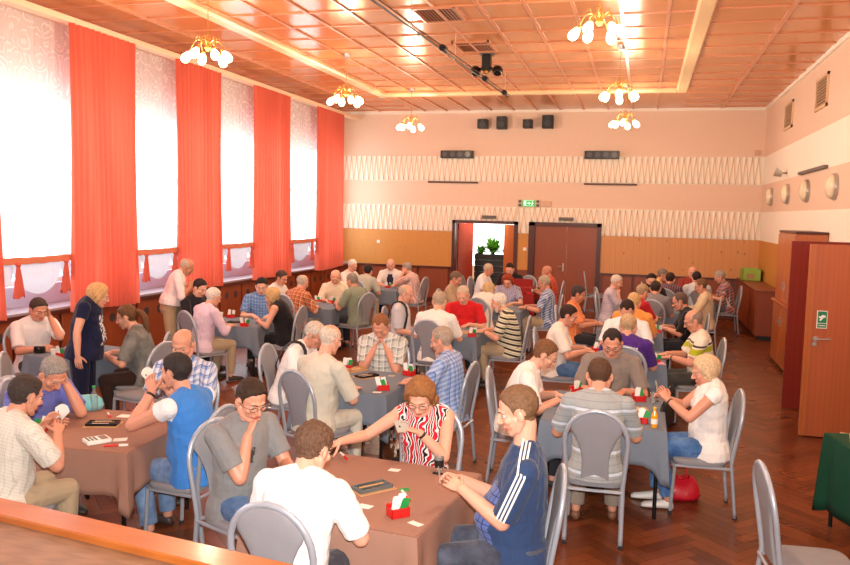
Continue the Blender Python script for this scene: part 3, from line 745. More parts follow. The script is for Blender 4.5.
# ------------------------------------------------------------------ the hall
S=dict(kind='structure')
peach=mat('wall_peach',srgb(236,206,182),.75,0,.025,.06,40); cream=mat('wall_cream',srgb(252,244,228),.7,0,.02)
white_w=mat('reveal_lilac',srgb(222,205,205),.5,0,.02)
pine=pwood('pine_panel',srgb(222,160,98),srgb(205,138,78),'z',2.2,.45,plank=.145,knots=5)
cork=pwood('speckled_board',srgb(214,152,74),srgb(196,130,56),'z',4,.5,knots=9)
dado=pwood('dado_wood',srgb(140,68,34),srgb(112,50,26),'z',2,.4)
dado_dark=pwood('dado_dark',srgb(92,38,24),srgb(74,30,20),'z',2,.35)
doorw=pwood('door_wood',srgb(152,76,38),srgb(132,62,30),'z',1.6,.38,coat=.1)
doorred=pwood('door_lacquer',srgb(140,48,34),srgb(124,38,28),'z',1.5,.22,coat=.4)
doororange=pwood('door_orange',srgb(190,108,56),srgb(170,92,48),'z',1.6,.3,coat=.2)
alu=mat('aluminium',srgb(190,188,184),.3,.7,.02); brass=mat('brass',srgb(215,170,90),.25,.8,.02); dark=mat('dark_metal',srgb(26,24,24),.4,.2)
grille_m=mat('grille_grey',srgb(105,96,90),.5,.2)
# floor: herringbone parquet, one tone per block
def herringbone():
    L,W=.60,.10; n=int(L/W); vs=[];fs=[];tone=[]; r=random.Random(3)
    ux=V((math.cos(PI/4),math.sin(PI/4),0)); uy=V((-math.sin(PI/4),math.cos(PI/4),0))
    g=.0012
    def blk(a,b,la,lb):
        c=ux*((a+la/2)*W)+uy*((b+lb/2)*W)+V((-2.7,9,0))
        if not(XL-.3<c.x<XR+.3 and 3.0<c.y<YB+.1): return
        o=len(vs)
        for p in ((a*W+g,b*W+g),((a+la)*W-g,b*W+g),((a+la)*W-g,(b+lb)*W-g),(a*W+g,(b+lb)*W-g)):
            q=ux*p[0]+uy*p[1]+V((-2.7,9,0)); vs.append((q.x,q.y,0))
        fs.append((o,o+1,o+2,o+3)); tone.append(r.random())
    # horizontal block rows shift one width per row; the vertical block stands at its end
    for b in range(-140,140):
        for k in range(-20,20):
            a=b%(2*n)+k*2*n
            blk(a,b,n,1); blk(a,b+1,1,n)
    me=bpy.data.meshes.new('floor'); me.from_pydata(vs,[],fs)
    at_=me.attributes.new('tone','FLOAT','FACE'); at_.data.foreach_set('value',tone)
    uv=me.uv_layers.new(name='u'); k=0
    return me
def floor_mat():
    m,nt,b=nodes('parquet'); a=N(nt,'ShaderNodeAttribute',attribute_name='tone'); co=coords(nt)
    n=noi(nt,co,2.5,4); n2=noi(nt,coords(nt,(40,40,40)),1,4,.7)
    f=mth(nt,'ADD',mth(nt,'MULTIPLY',a.outputs[2],.62),mth(nt,'MULTIPLY',n,.38))
    c=mix(nt,f,srgb(66,32,17),srgb(150,82,44)); c=mix(nt,mth(nt,'MULTIPLY',n2,.5),c,srgb(92,48,28))
    Lk(nt,c,b.inputs['Base Color']); Lk(nt,mth(nt,'ADD',mth(nt,'MULTIPLY',noi(nt,co,1.2,3),.18),.20),b.inputs['Roughness'])
    bump(nt,b,n2,.08,.002); return m
me=herringbone(); fo=bpy.data.objects.new('floor',me); C.objects.link(fo); me.materials.append(floor_mat()); fo['kind']='structure'; fo.location.z=.0
g=G(); g.box(XL-.3,XR+.3,YF,YB+.15,-.12,-.001); g.obj('floor_slab',mat('joint_dark',srgb(48,24,14),.8),None,False,**S)
# back wall with door openings
DW=(-4.95,-3.27); DD=(-2.86,-1.11); DH=2.19
def wall_back():
    g=G(); T=.22
    for z0,z1,mi in ((Z4,DH,1),(DH,Z3,1),(Z3,Z2,0),(Z2,Z1,1),(Z1,ZC+.05,0)):
        if z0==Z4: xs=[(XL,DW[0]),(DW[1],DD[0]),(DD[1],XR)]
        else: xs=[(XL,XR)]
        for a,b in xs: g.box(a,b,YB,YB+T,z0,z1,mi)
    for z0,z1,mis in ((0,Z5,(4,4,4)),(Z5,Z4,(3,3,2))):
        for (a,b),mi in zip([(XL,DW[0]),(DW[1],DD[0]),(DD[1],XR)],mis): g.box(a,b,YB,YB+T,z0,z1,mi)
    o=g.obj('wall_back',[peach,cream,pine,cork,dado],None,False,**S)
wall_back()
# folded relief bands
def relief(z0,z1,x0,x1,name):
    g=G(); p=.072; n=int((x1-x0)/p); d=.040; y=YB-.002; vs=[];
    for i in range(n+1):
        x=x0+i*p; a=(i%2)*d; vs+= [(x,y-a,z0),(x,y-(d-a),z1)]
    fs=[]
    for i in range(n):
        a,b,c,e=2*i,2*i+2,2*i+3,2*i+1
        if i%2==0: fs+=[(a,b,e),(b,c,e)]
        else: fs+=[(a,b,c),(a,c,e)]
    g.add(vs,fs)
    for i in range(n):   # painted groove along each fold
        xa,xb=x0+i*p,x0+(i+1)*p; a=(i%2)*d
        up_=i%2==0
        # the fold runs from one row's vertex to the next one of the other row
        if up_: q0,q1=V((xb,y-(d-a),z0)),V((xa,y-(d-a),z1))
        else: q0,q1=V((xa,y-a,z0)),V((xb,y-a,z1))
        o_=V((0,-.0015,0)); w_=V((.011,0,0)); g.add([q0-w_+o_,q0+w_+o_,q1+w_+o_,q1-w_+o_],[(0,1,2,3)],1)
    g.box(x0,x1,y-.004,YB,z0-.012,z0); g.box(x0,x1,y-.006,YB,z1,z1+.012)
    g.obj(name,[cream,mat('groove_tan',srgb(234,200,170),.8)],None,False,**S)
relief(Z2+.012,Z1-.012,XL+.02,XR-.02,'trim_1')
relief(DH+.075,Z3-.012,DW[0]-.05,DW[1]+.05,'trim_2'); relief(DH+.075,Z3-.012,DD[0]-.07,DD[1]+.05,'trim_18')
relief(Z4+.012,Z3-.012,DD[1]+.055,XR-.02,'trim_3'); relief(Z4+.012,Z3-.012,XL+.02,DW[0]-.055,'trim_4'); relief(Z4+.012,Z3-.012,DW[1]+.055,DD[0]-.075,'trim_5')
# right wall, bands like the back wall but smooth; doorway between y 9.8 and 11.1
RD=(9.80,11.05)
g=G()
for z0,z1,mi in ((Z4,DH,1),(DH,Z3,1),(Z3,Z2,0),(Z2,Z1,1),(Z1,ZC+.05,0)):
    ys=[(YF,RD[0]),(RD[1],YB+.22)] if z0==Z4 else [(YF,YB+.22)]
    for a,b in ys: g.box(XR,XR+.22,a,b,z0,z1,mi)
for z0,z1,mi in ((0,Z5,3),(Z5,Z4,2)):
    for a,b in ((YF,RD[0]),(RD[1],YB+.22)): g.box(XR,XR+.22,a,b,z0,z1,mi)
g.obj('wall_right',[peach,cream,cork,dado],None,False,**S)
g=G(); g.box(XR+1.4,XR+1.5,8.5,12.4,0,3); g.box(XR+.22,XR+1.5,8.4,8.5,0,3); g.box(XR+.22,XR+1.5,12.4,12.5,0,3); g.box(XR+.22,XR+1.5,8.4,12.5,2.6,2.7); g.box(XR+.22,XR+1.5,8.4,12.5,-.1,0); g.obj('wall_corridor',peach,None,False,**S)
# front (behind the camera) wall and stage
g=G(); g.box(XL-.3,XR+.22,YF-.2,YF,0,ZC+.1); g.obj('wall_front',peach,None,False,**S)
stage_m=pwood('stage_parquet',srgb(160,122,92),srgb(112,78,54),'x',5,.4); stage_lip=pwood('stage_edge_wood',srgb(196,116,52),srgb(166,88,36),'x',2.2,.35,coat=.15)
def sy(x): return 3.16-.138*(x+1.8)
g=G(); x0,x1=XL,XR
g.add([(x0,YF,.865),(x1,YF,.865),(x1,sy(x1)-.17,.865),(x0,sy(x0)-.17,.865),(x0,YF,0),(x1,YF,0),(x1,sy(x1)-.17,0),(x0,sy(x0)-.17,0)],[(0,1,2,3),(2,6,7,3),(4,7,6,5)]); g.obj('floor_stage',stage_m,None,False,**S)
g=G(); L=[]
for x in np.linspace(x0,x1,30):
    y=sy(x); L.append([(x,y-.172,.862),(x,y-.172,.893),(x,y-.165,.90),(x,y-.008,.90),(x,y,.892),(x,y,.0),(x,y-.16,.0)])
g.loops(L); g.obj('trim_6',stage_lip,None,False,**S)
# left wall: piers, lintel and parapet around tall windows
WZ0,WZ1=1.30,3.93
WIN=[(1.0,2.75),(3.8,5.55),(6.75,8.45),(8.05+.9,11.2)]
WIN=[(.95,2.75),(3.75,5.6),(6.55,8.35)]
starts=[.95,3.75,6.55,9.35,12.1,14.9,17.75]
CUR=[(-1.55,.0),(1.2,2.75),(3.95,5.5),(6.65,8.12),(9.32,10.85),(11.95,13.43),(14.72,16.35),(17.9,19.62)]
WIN=[(CUR[i][0]+.11*CUR[i][0]+.40 if i>1 else CUR[i][1]-.5,CUR[i+1][0]+.11*CUR[i+1][0]+.12) for i in range(len(CUR)-1)]
WIN[-1]=(WIN[-1][0],19.7+.8)
g=G(); T=.3
g.box(XL-T,XL,YF,YB+.22,0,WZ0,1); g.box(XL-T,XL,YF,YB+.22,WZ1,ZC+.05)
e=[YF]+[q for w in WIN for q in w]+[YB+.22]
for i in range(0,len(e),2): g.box(XL-T,XL,e[i],e[i+1],WZ0,WZ1)
g.obj('wall_left',[mat('wall_left_paint',srgb(232,216,210),.8,0,.02),mat('parapet_lilac',srgb(190,190,212),.6,0,.02)],None,False,**S)
winframe=mat('window_frame_paint',srgb(225,222,216),.4)
m,nt,b=nodes('window_glass'); nt.nodes.remove(b); out=[n for n in nt.nodes if n.type=='OUTPUT_MATERIAL'][0]
t_=N(nt,'ShaderNodeBsdfTransparent'); g_=N(nt,'ShaderNodeBsdfGlossy'); g_.inputs['Roughness'].default_value=.02; x_=N(nt,'ShaderNodeMixShader'); x_.inputs[0].default_value=.06
Lk(nt,t_.outputs[0],x_.inputs[1]); Lk(nt,g_.outputs[0],x_.inputs[2]); Lk(nt,x_.outputs[0],out.inputs[0])
wglass=m
for i,(a,b_) in enumerate(WIN):
    g=G(); x0,x1=XL-.2,XL-.13
    g.box(x0,x1,a,b_,WZ0,WZ0+.07); g.box(x0,x1,a,b_,WZ1-.07,WZ1); g.box(x0,x1,a,a+.07,WZ0,WZ1); g.box(x0,x1,b_-.07,b_,WZ0,WZ1)
    g.box(x0,x1,a,b_,2.84,2.96)
    o=g.obj('window_%d'%(i+1),winframe,None,False,**S)
    g=G(); g.box(x0+.03,x0+.036,a+.07,b_-.07,WZ0+.07,2.84); g.box(x0+.03,x0+.036,a+.07,b_-.07,2.96,WZ1-.07); g.obj('window_glass',wglass,o,False)
# ceiling
def ceil_mat():
    m,nt,b=nodes('ceiling_panel'); co=coords(nt)
    n=noi(nt,co,.55,2); 
    Lk(nt,mix(nt,n,srgb(198,124,72),srgb(212,140,86)),b.inputs['Base Color'])
    b.inputs['Roughness'].default_value=.17; b.inputs['Specular IOR Level'].default_value=.4
    bump(nt,b,noi(nt,co,1.4,1),.10,.02); return m
strip_m=mat('ceiling_strip',srgb(214,146,108),.3,0,.03)
bL,bR,bD,bF=-5.97,.627,17.75,1.2
g=G(); g.box(XL-.3,XR+.22,YF-.2,YB+.22,ZC,ZC+.1); g.obj('ceiling',ceil_mat(),None,False,**S)
g=G(); h=.022; w=.022
xs=[bL+.6*i+.15 for i in range(0,11)]; 
ys=[bD-.12-.8*i for i in range(0,26)]
for x in xs: g.box(x-w,x+w,bF,bD,ZC-h,ZC)
for y in ys:
    if y>bF: g.box(bL,bR,y-w*.8,y+w*.8,ZC-h*.8,ZC)
for x in (1.69,-7.1): g.box(x-.03,x+.03,YF,YB,ZC-h,ZC)
for y in [bD+.6-.8*i for i in range(-3,27)]:
    g.box(bR+.15,XR,y-w*.7,y+w*.7,ZC-h*.8,ZC); g.box(XL,bL-.15,y-w*.7,y+w*.7,ZC-h*.8,ZC)
for x in xs: g.box(x-w,x+w,bD+.2,YB,ZC-h,ZC)
g.obj('trim_7',strip_m,None,False,**S)
beam_m=mat('ceiling_beam_cream',srgb(240,208,160),.3,0,.03)
def beam(name,pts):
    (xa,ya),(xb,yb)=pts; g=G(); along=abs(yb-ya)>abs(xb-xa); L=[]
    prof=[(-.11,0),(-.11,-.05),(-.085,-.085),(.085,-.085),(.11,-.05),(.11,0)]
    for t in (0,1):
        x=xa+(xb-xa)*t;y=ya+(yb-ya)*t
        L.append([(x+(p if along else 0),y+(0 if along else p),ZC+q) for p,q in prof])
    g.loops(L); g.obj(name,beam_m,None,False,**S)
beam('trim_8',((bL,bF),(bL,bD+.11))); beam('trim_9',((bR,bF),(bR,bD+.11))); beam('trim_10',((bL+.11,bD),(bR-.11,bD))); beam('trim_11',((bL+.11,bF),(bR-.11,bF)))
g=G(); g.box(XL,XR,YB-.05,YB,ZC-.07,ZC); g.box(XR-.05,XR,YF,YB-.05,ZC-.07,ZC); g.obj('trim_12',cream,None,False,**S)
# curtain pelmet rail
g=G(); g.bbox(-7.82,-7.62,YF,YB-.06,4.9,4.98,.01); g.obj('curtain_rail',mat('rail_cream',srgb(245,215,180),.5),None,False,label='long cream curtain rail box under the ceiling along the window wall',cat='curtain rail')
# window shelf with radiator casing
shelf_top=mat('shelf_paint',srgb(158,146,156),.3,0,.03)
g=G(); g.bbox(XL,-7.73,4.0,YB,.985,1.02,.006,0); g.obj('trim_13',shelf_top,None,False,**S)
g=G(); g.box(-7.745,-7.705,4.0,YB-.02,.93,.99); g.obj('trim_14',dado_dark,None,False,**S)
g=G(); g.box(-7.80,-7.77,4.0,YB,0,.985); g.obj('trim_15',dado_dark,None,False,**S)
hole_m=mat('hole_grille',srgb(70,58,62),.5,.3)
yy=4.1; k=0
ORDS='first second third fourth fifth sixth seventh eighth ninth tenth eleventh twelfth thirteenth fourteenth fifteenth sixteenth seventeenth eighteenth nineteenth twentieth'.split()
casing_w=pwood('casing_wood',srgb(152,74,36),srgb(126,56,26),'z',2,.4)
names=['the ponytailed man','the standing woman','the curtains']
while yy<20.7:
    T=thing('radiator_cover','brown radiator cover with two round vents, %s from the back wall'%ORDS[int((20.75-yy)/.86)],'radiator cover',(-7.77,yy,0),0,'radiator cover panels below the window shelf')
    g=G(); g.bbox(0,.03,0,.80,.06,.925,.006); g.obj('cover_board',casing_w,T,False)
    for q in (.22,.58):
        for zz in (.74,):
            g=G(); g.tube([(.0305,q,zz),(.034,q,zz)],.068,20); g.obj('round_vent',hole_m,T,'auto')
            
    yy+=.86; k+=1
ORD={1:'first',2:'second',3:'third'}
# back wall dado: panels with posts
g=G()
for a,b in ((XL+.5,DW[0]-.06),(DD[1]+.06,2.2)):
    g.box(a,b,YB-.10,YB,Z5-.045,Z5+.005); g.box(a,b,YB-.06,YB,0,.1)
g.obj('trim_16',dado_dark,None,False,**S)
g=G()
for a,b in ((XL+.55,DW[0]-.1),(DD[1]+.1,2.15)):
    n=max(1,round((b-a)/.75)); s=(b-a)/n
    for i in range(n): g.bbox(a+i*s+.03,a+(i+1)*s-.03,YB-.07,YB-.001,.12,Z5-.05,.006)
g.obj('trim_17',casing_w,None,False,**S)
# double door, closed, back wall
def door_leaf(name,x0,x1,y,z1,m,hinge=1,handle=None,parent=None):
    g=G(); g.bbox(x0,x1,y-.045,y,.01,z1,.004); o=g.obj(name,m,parent,False)
    return o
fr=pwood('frame_dark',srgb(84,36,24),srgb(66,28,20),'z',2,.35)
T=thing('door_1',None,None,(0,0,0)); T['kind']='structure'
g=G(); x0,x1=DD; g.box(x0-.07,x0+.09,YB-.04,YB+.2,0,DH+.06); g.box(x1-.06,x1+.05,YB-.04,YB+.2,0,DH+.06); g.box(x0-.07,x1+.05,YB-.04,YB+.2,DH-.03,DH+.06); g.obj('door_frame',fr,T,False)
door_leaf('door_leaf',x0+.09,(x0+x1)/2+.05,YB+.06,DH-.03,doorw,parent=T); door_leaf('door_leaf',(x0+x1)/2+.056,x1-.06,YB+.06,DH-.03,doorw,parent=T)
g=G(); hx=(x0+x1)/2-.02; g.bbox(hx-.02,hx+.02,YB+.005,YB+.014,.98,1.2,.004); g.tube([(hx,YB+.01,1.11),(hx,YB-.04,1.11),(hx-.13,YB-.045,1.11)],.009,8,rnd_end=True); g.obj('door_handle',alu,T,'auto')
# open doorway, back wall
T=thing('door_2',None,None,(0,0,0)); T['kind']='structure'
x0,x1=DW; g=G(); g.box(x0-.05,x0+.03,YB-.04,YB+.26,0,DH+.06); g.box(x1-.05,x1+.05,YB-.04,YB+.26,0,DH+.06); g.box(x0-.05,x1+.05,YB-.04,YB+.26,DH-.02,DH+.06); g.obj('door_frame',fr,T,False)
g=G(); M=Matrix.Translation((x0+.03,YB+.26,0))@Matrix.Rotation(1.25,4,'Z'); g.bbox(0,.8,-.045,0,.01,DH-.03,.004,0,M); g.obj('door_leaf',doorred,T,False)
g=G(); M=Matrix.Translation((x1-.05,YB+.24,0))@Matrix.Rotation(2.30,4,'Z'); g.bbox(0,.5,0,.045,.01,DH-.03,.004,0,M); g.obj('door_leaf',doororange,T,False)
# foyer behind the doorway
g=G(); FB=24.6
g.box(-7.5,-7.4,YB+.22,FB,0,3); g.box(-1.5,-1.4,YB+.22,FB,0,3); g.box(-7.5,-1.4,YB+.22,FB,2.9,3.0); g.box(-7.5,-1.4,YB+.22,FB,-.1,0)
g.box(-7.5,-5.5,FB,FB+.1,0,3); g.box(-2.6,-1.4,FB,FB+.1,0,3); g.box(-5.5,-2.6,FB,FB+.1,0,.8); g.box(-5.5,-2.6,FB,FB+.1,2.75,3)
g.obj('wall_foyer',peach,None,False,**S)
def curt_mat0(name,c,trans):
    m,nt,b=nodes(name); nt.nodes.remove(b); out=[n for n in nt.nodes if n.type=='OUTPUT_MATERIAL'][0]
    d=N(nt,'ShaderNodeBsdfDiffuse'); t=N(nt,'ShaderNodeBsdfTranslucent'); n=noi(nt,coords(nt),9,2); col=mix(nt,n,tuple(x*.6 for x in c),c); Lk(nt,col,d.inputs[0]); Lk(nt,col,t.inputs[0])
    ms=N(nt,'ShaderNodeMixShader'); ms.inputs[0].default_value=trans; Lk(nt,d.outputs[0],ms.inputs[1]); Lk(nt,t.outputs[0],ms.inputs[2]); Lk(nt,ms.outputs[0],out.inputs[0]); return m
ld=bpy.data.lights.new('foyer_fill','POINT'); ld.energy=90; ld.color=(1,.95,.85); ld.shadow_soft_size=.2; lo=bpy.data.objects.new('foyer_fill',ld); C.objects.link(lo); lo.location=(-4.2,21.9,2.6)  # added fill light with no fixture, lifts the dark foyer plants
T=thing('plant_stand','black slatted plant stand seen through the open doorway','plant stand',(-4.0,23.0,0))
for k in range(7):
    g=G(); g.bbox(-.75,.75,-.2,.2,.08+.17*k,.235+.17*k,.01); g.obj('slat_tier',dark,T,False)
for s in (-.7,.7):
    g=G(); g.box(s-.03,s+.03,-.15,.15,0,1.28); g.obj('upright',dark,T,False)
leaf_m=curt_mat0('leaf_green',srgb(96,170,50),.5); pot_m=mat('plant_pot',srgb(60,50,44),.6)
def plant(x,y,z,h,label,n=70,spread=.2,seed=1):
    r=random.Random(seed); T=thing('potted_plant',label,'plant',(x,y,z),0,'plants on the foyer stand')
    g=G(); g.lathe([(.06,0),(.085,.1),(.08,.1)],n=12); g.obj('plant_pot',pot_m,T,'auto')
    g=G()
    for i in range(n):
        a=r.random()*2*PI; el=r.uniform(.1,1.3); L=h*r.uniform(.6,1.1); d=V((math.cos(a)*math.cos(el)*spread/h,math.sin(a)*math.cos(el)*spread/h,math.sin(el))).normalized()
        s=d.cross(V((0,0,1))); s=s.normalized() if s.length>.01 else V((1,0,0)); b0=V((0,0,.09)); w=.02+.022*r.random(); p=[]
        for q in (0,.3,.7,1): p.append(b0+d*(L*q)+V((0,0,-.25*L*q*q*math.cos(el))))
        ww=[.003,w,w*.8,.001]; vs=[]
        for pp,wv in zip(p,ww): vs+=[pp-s*wv,pp+s*wv]
        g.add(vs,[(0,1,3,2),(2,3,5,4),(4,5,7,6)])
    g.obj('foliage',leaf_m,T,False)
plant(-4.25,23.0,1.26,.50,'bushy green plant on the middle of the foyer stand',260,.6,1)
plant(-3.78,22.95,1.24,.30,'low leafy plant at the end of the foyer stand beside the door frame',220,.55,2)
plant(-4.60,23.0,1.24,.26,'small leafy plant on the foyer stand beside the red door leaf',180,.5,3)
plant(-3.45,23.3,1.24,.62,'tall leafy plant reaching up against the bright foyer window',220,.45,5)
# right side: two open leaves, cupboard, sideboard
T=thing('door_3',None,None,(0,0,0)); T['kind']='structure'
g=G(); g.box(XR-.03,XR+.24,RD[0]-.07,RD[0],0,DH+.08); g.box(XR-.03,XR+.24,RD[1],RD[1]+.07,0,DH+.08); g.box(XR-.03,XR+.24,RD[0]-.07,RD[1]+.07,DH,DH+.08); g.obj('door_frame',fr,T,False)
doorleaf_w=pwood('open_leaf_wood',srgb(186,98,52),srgb(164,82,42),'z',1.6,.4)
g=G(); g.bbox(1.82,XR-.02,9.73,9.775,.012,DH,.004); lf=g.obj('door_leaf',doorleaf_w,T,False)
g=G(); g.box(1.80,1.8195,9.728,9.777,.012,DH); g.box(1.82,1.86,9.722,9.7295,.012,DH); g.obj('leaf_edge',doororange,T,False)
g=G(); g.bbox(1.83,XR-.03,11.09,11.135,.012,DH,.004); g.obj('door_leaf',doorred,T,False)
g=G(); g.tube([(1.91,9.72,1.13),(1.91,9.712,1.13)],.03,14); g.tube([(1.91,9.715,1.13),(1.91,9.67,1.13),(2.05,9.665,1.14)],.010,8,rnd_end=True); g.tube([(1.90,9.72,1.07),(1.90,9.71,1.07)],.024,14); g.obj('door_handle',alu,T,'auto')
sg=thing('exit_sign','green and white exit pictogram plate on the open brown door leaf','sign',(1.965,9.728,1.25))
g=G(); g.bbox(-.055,.055,-.006,0,0,.2,.002); g.obj('sign_plate',mat('sign_white',srgb(235,240,235),.4),sg,False)
signg=mat('sign_green',srgb(20,130,80),.4)
g=G(); g.box(-.046,.046,-.0075,-.006,.062,.192); g.box(-.046,.046,-.0075,-.006,.01,.055); g.obj('sign_field',signg,sg,False)
g=G(); y0=-.009
g.add([(-.03,y0,.09),(-.012,y0,.085),(.012,y0,.12),(.035,y0,.125),(.03,y0,.15),(.0,y0,.155),(-.02,y0,.135),(-.038,y0,.14),(-.035,y0,.12),(-.02,y0,.115)],[tuple(range(10))]); g.box(-.035,.035,-.009,-.0075,.028,.037); g.obj('pictogram',mat('sign_mark',srgb(240,245,240),.5),sg,False)
T=thing('tall_cupboard','tall orange-brown wooden cupboard with a ledge at waist height against the wall','cupboard',(2.22,13.4,0))
g=G(); g.bbox(.03,.5,0,1.62,.04,1.05,.006); g.bbox(.05,.5,0,1.58,1.09,2.24,.006); g.obj('cupboard_body',doororange,T,False)
g=G(); g.bbox(-.02,.5,-.02,1.64,1.05,1.09,.006); g.obj('ledge',doororange,T,False); g=G(); g.box(.06,.5,0,1.6,0,.04); g.obj('plinth',dark,T,False)
g=G(); g.bbox(.04,.5,-.01,1.59,2.24,2.28,.006); g.obj('top_cap',fr,T,False)
for z0,z1,xo in ((.07,1.03,.012),(1.11,2.22,.032)):
    for k in range(2):
        g=G(); g.bbox(xo,xo+.02,.02+.79*k,.79*(k+1),z0,z1,.004); d_=g.obj('cupboard_door',doororange,T,False)
        g=G(); yy=.72 if k==0 else .86; zz=(z0+z1)/2+(.22 if z0<1 else -.3); g.bbox(xo-.008,xo,yy-.02,yy+.02,zz-.07,zz+.07,.003); g.tube([(xo,yy,zz),(xo-.04,yy,zz)],.008,8); g.obj('cupboard_handle',alu,d_,False)
T=thing('low_sideboard','long low brown sideboard in the corner under the green box','sideboard',(2.27,17.35,0))
g=G(); g.bbox(0,.43,0,3.5,.08,.98,.006); g.obj('sideboard_body',casing_w,T,False); g=G(); g.bbox(-.03,.45,-.03,3.55,.98,1.02,.006); g.obj('sideboard_top',dado,T,False); g=G(); g.box(.04,.42,.03,3.45,0,.08); g.obj('plinth',dark,T,False)
for k in range(4):
    g=G(); g.bbox(-.018,0,.04+.86*k,.86*(k+1),.11,.95,.004); g.obj('sideboard_door',casing_w,T,False)
T=thing('storage_box','lime green open box on top of the corner sideboard','box',(2.47,20.2,1.02))
lime=mat('lime_green',srgb(150,190,70),.5)
g=G()
for b4 in ((-.20,.20,-.28,.28,0,.01),(-.20,-.19,-.28,.28,0,.27),(.19,.20,-.28,.28,0,.27),(-.2,.2,-.28,-.27,0,.27),(-.2,.2,.27,.28,0,.27)): g.box(*b4)
g.obj('box_shell',lime,T,False); g=G(); g.box(-.12,.06,-.285,-.28,.04,.17); g.obj('printed_panel',mat('box_print',srgb(170,140,80),.5),T,False)
# wall things
def wall_lamp(y,label):
    T=thing('wall_lamp',label,'lamp',(XR,y,2.97),0,'round wall lamps')
    g=G(); M=Matrix.Rotation(-PI/2,3,'Y'); g.lathe([(.20,0),(.205,.02),(.20,.05)],n=28,M=M); g.obj('lamp_rim',alu,T,'auto')
    g=G(); g.lathe([(.19,.045),(.182,.075),(.15,.11),(.10,.132),(.05,.142),(.0,.145)],n=28,M=M); g.obj('glass_dome',mat('opal_glass',srgb(238,222,190),.12,0,.01,spec=.6),T,True)
for y,l in ((19.43,'round opal wall lamp closest to the back corner'),(17.3,'round opal wall lamp second from the back corner'),(15.31,'round opal wall lamp third from the back corner'),(13.2,'largest looking round opal wall lamp, fourth from the back corner'),(11.1,'round opal wall lamp half cut by the picture edge')): wall_lamp(y,l)
def wvent(y,label):
    T=thing('wall_vent',label,'vent',(XR,y,4.56),0,'ventilation grilles high on the wall')
    g=G(); 
    for b4 in ((-.03,0,-.46,-.41,-.27,.27),(-.03,0,.41,.46,-.27,.27),(-.03,0,-.46,.46,-.27,-.22),(-.03,0,-.46,.46,.22,.27)): g.box(*b4)
    g.obj('vent_frame',mat('vent_cream',srgb(225,190,150),.5),T,False)
    g=G(); g.box(-.004,-.001,-.41,.41,-.22,.22); g.obj('backing',dark,T,False)
    for k in range(9):
        g=G(); M=Matrix.Translation((-.015,0,-.2+.05*k))@Matrix.Rotation(.6,4,'Y'); g.box(-.014,.014,-.41,.41,-.003,.003,0,M); g.obj('slat',mat('vent_slat',srgb(205,165,130),.5),T,False)
wvent(17.75,'wall grille closer to the back corner, high above the wall lamps'); wvent(14.6,'wall grille farther from the back corner, high above the wall lamps')
T=thing('wall_spotlight','small silver and black spotlight on the upper edge of the peach band','spotlight',(XR,17.6,3.4))
g=G(); g.tube([(0,0,0),(-.12,0,0)],.012,8); g.obj('bracket',dark,T,'auto'); g=G(); g.lathe([(.05,-.08),(.09,.06),(.08,.06)],c=(-.17,0,.0),n=16,M=Matrix.Rotation(-1.2,3,'Y')); g.obj('lamp_head',alu,T,'auto')
T=thing('wall_strip_light','short dark strip fitting on the wall above the round lamps','wall fitting',(XR,14.9,3.3)); g=G(); g.bbox(-.07,0,-1.1,1.1,-.02,.03,.006); g.obj('strip_body',grille_m,T,False)
for i,(u,v,w,h,l) in enumerate(((483,124,.26,.24,'small black box loudspeaker farthest from the corner lamps in the row under the ceiling'),(502,123,.26,.32,'tall black box loudspeaker, second in the row under the ceiling'),(528,124,.24,.22,'smallest black box loudspeaker, third in the row under the ceiling'),(548,122,.28,.33,'largest black box loudspeaker at the end of the row nearest the chandeliers'))):
    p=aty(u,v,YB-.16); T=thing('loudspeaker',l,'speaker',(p.x,YB-.16,p.z),0,'black loudspeakers high on the back wall')
    g=G(); g.bbox(-w/2,w/2,-.12,.13,-h/2,h/2,.012); g.obj('cabinet',dark,T,False)
    for rr_,zz in ((w*.30,-h*.12),(w*.14,h*.3)):
        g=G(); g.tube([(0,-.121,zz),(0,-.126,zz)],rr_,18); g.obj('speaker_cone',mat('cone_grey',srgb(50,52,58),.4),T,'auto')
    g=G(); g.box(-.03,.03,.12,.16,-.03,.03); g.obj('wall_bracket',dark,T,False)
for u,l,v in ((457,'black bar with four lamps on the wall above the open doorway side',154.5),(602,'black bar with four lamps on the wall above the closed double door side',155)):
    p=aty(u,v,YB-.12); T=thing('spotlight_bar',l,'lamp bar',(p.x,YB-.12,p.z),0,'black lamp bars on the back wall')
    g=G(); g.bbox(-.43,.43,-.10,.09,-.10,.10,.012); g.obj('housing',dark,T,False)
    for k in range(4):
        g=G(); g.tube([(-.31+.205*k,-.101,0),(-.31+.205*k,-.112,0)],.07,18); g.obj('lamp_lens',mat('lens_grey',srgb(90,92,98),.15),T,'auto')
    g=G(); g.box(-.1,.1,.09,.12,-.05,.05); g.obj('wall_bracket',dark,T,False)
for u0,u1,v0,v1,l in ((428,478,182,183,'thin dark rail on the peach band above the open doorway'),(584,637,184,185.5,'thin dark rail on the peach band above the closed double door')):
    a=aty(u0,v0,YB-.03);b=aty(u1,v1,YB-.03); g=G(); g.bbox(a.x,b.x,YB-.06,YB,3.235,3.28,.004); g.obj('wall_rail',mat('rail_brown',srgb(90,52,34),.5),None,False,label=l,cat='wall rail',group='dark rails on the back wall')
for u,v,l in ((489,217,'narrow grey door closer strip above the open doorway'),(566,219,'narrow grey strip above the closed double door')):
    p=aty(u,v,YB-.05); g=G(); g.bbox(p.x-.19,p.x+.19,YB-.08,YB-.02,2.31,2.39,.008); g.obj('door_strip_fitting',grille_m,None,False,label=l,cat='wall fitting',group='grey strips above the doors')
T=thing('emergency_exit_light','green exit sign with escape pictogram between two lamps above the doors','exit sign',(-2.95,YB-.04,2.735))
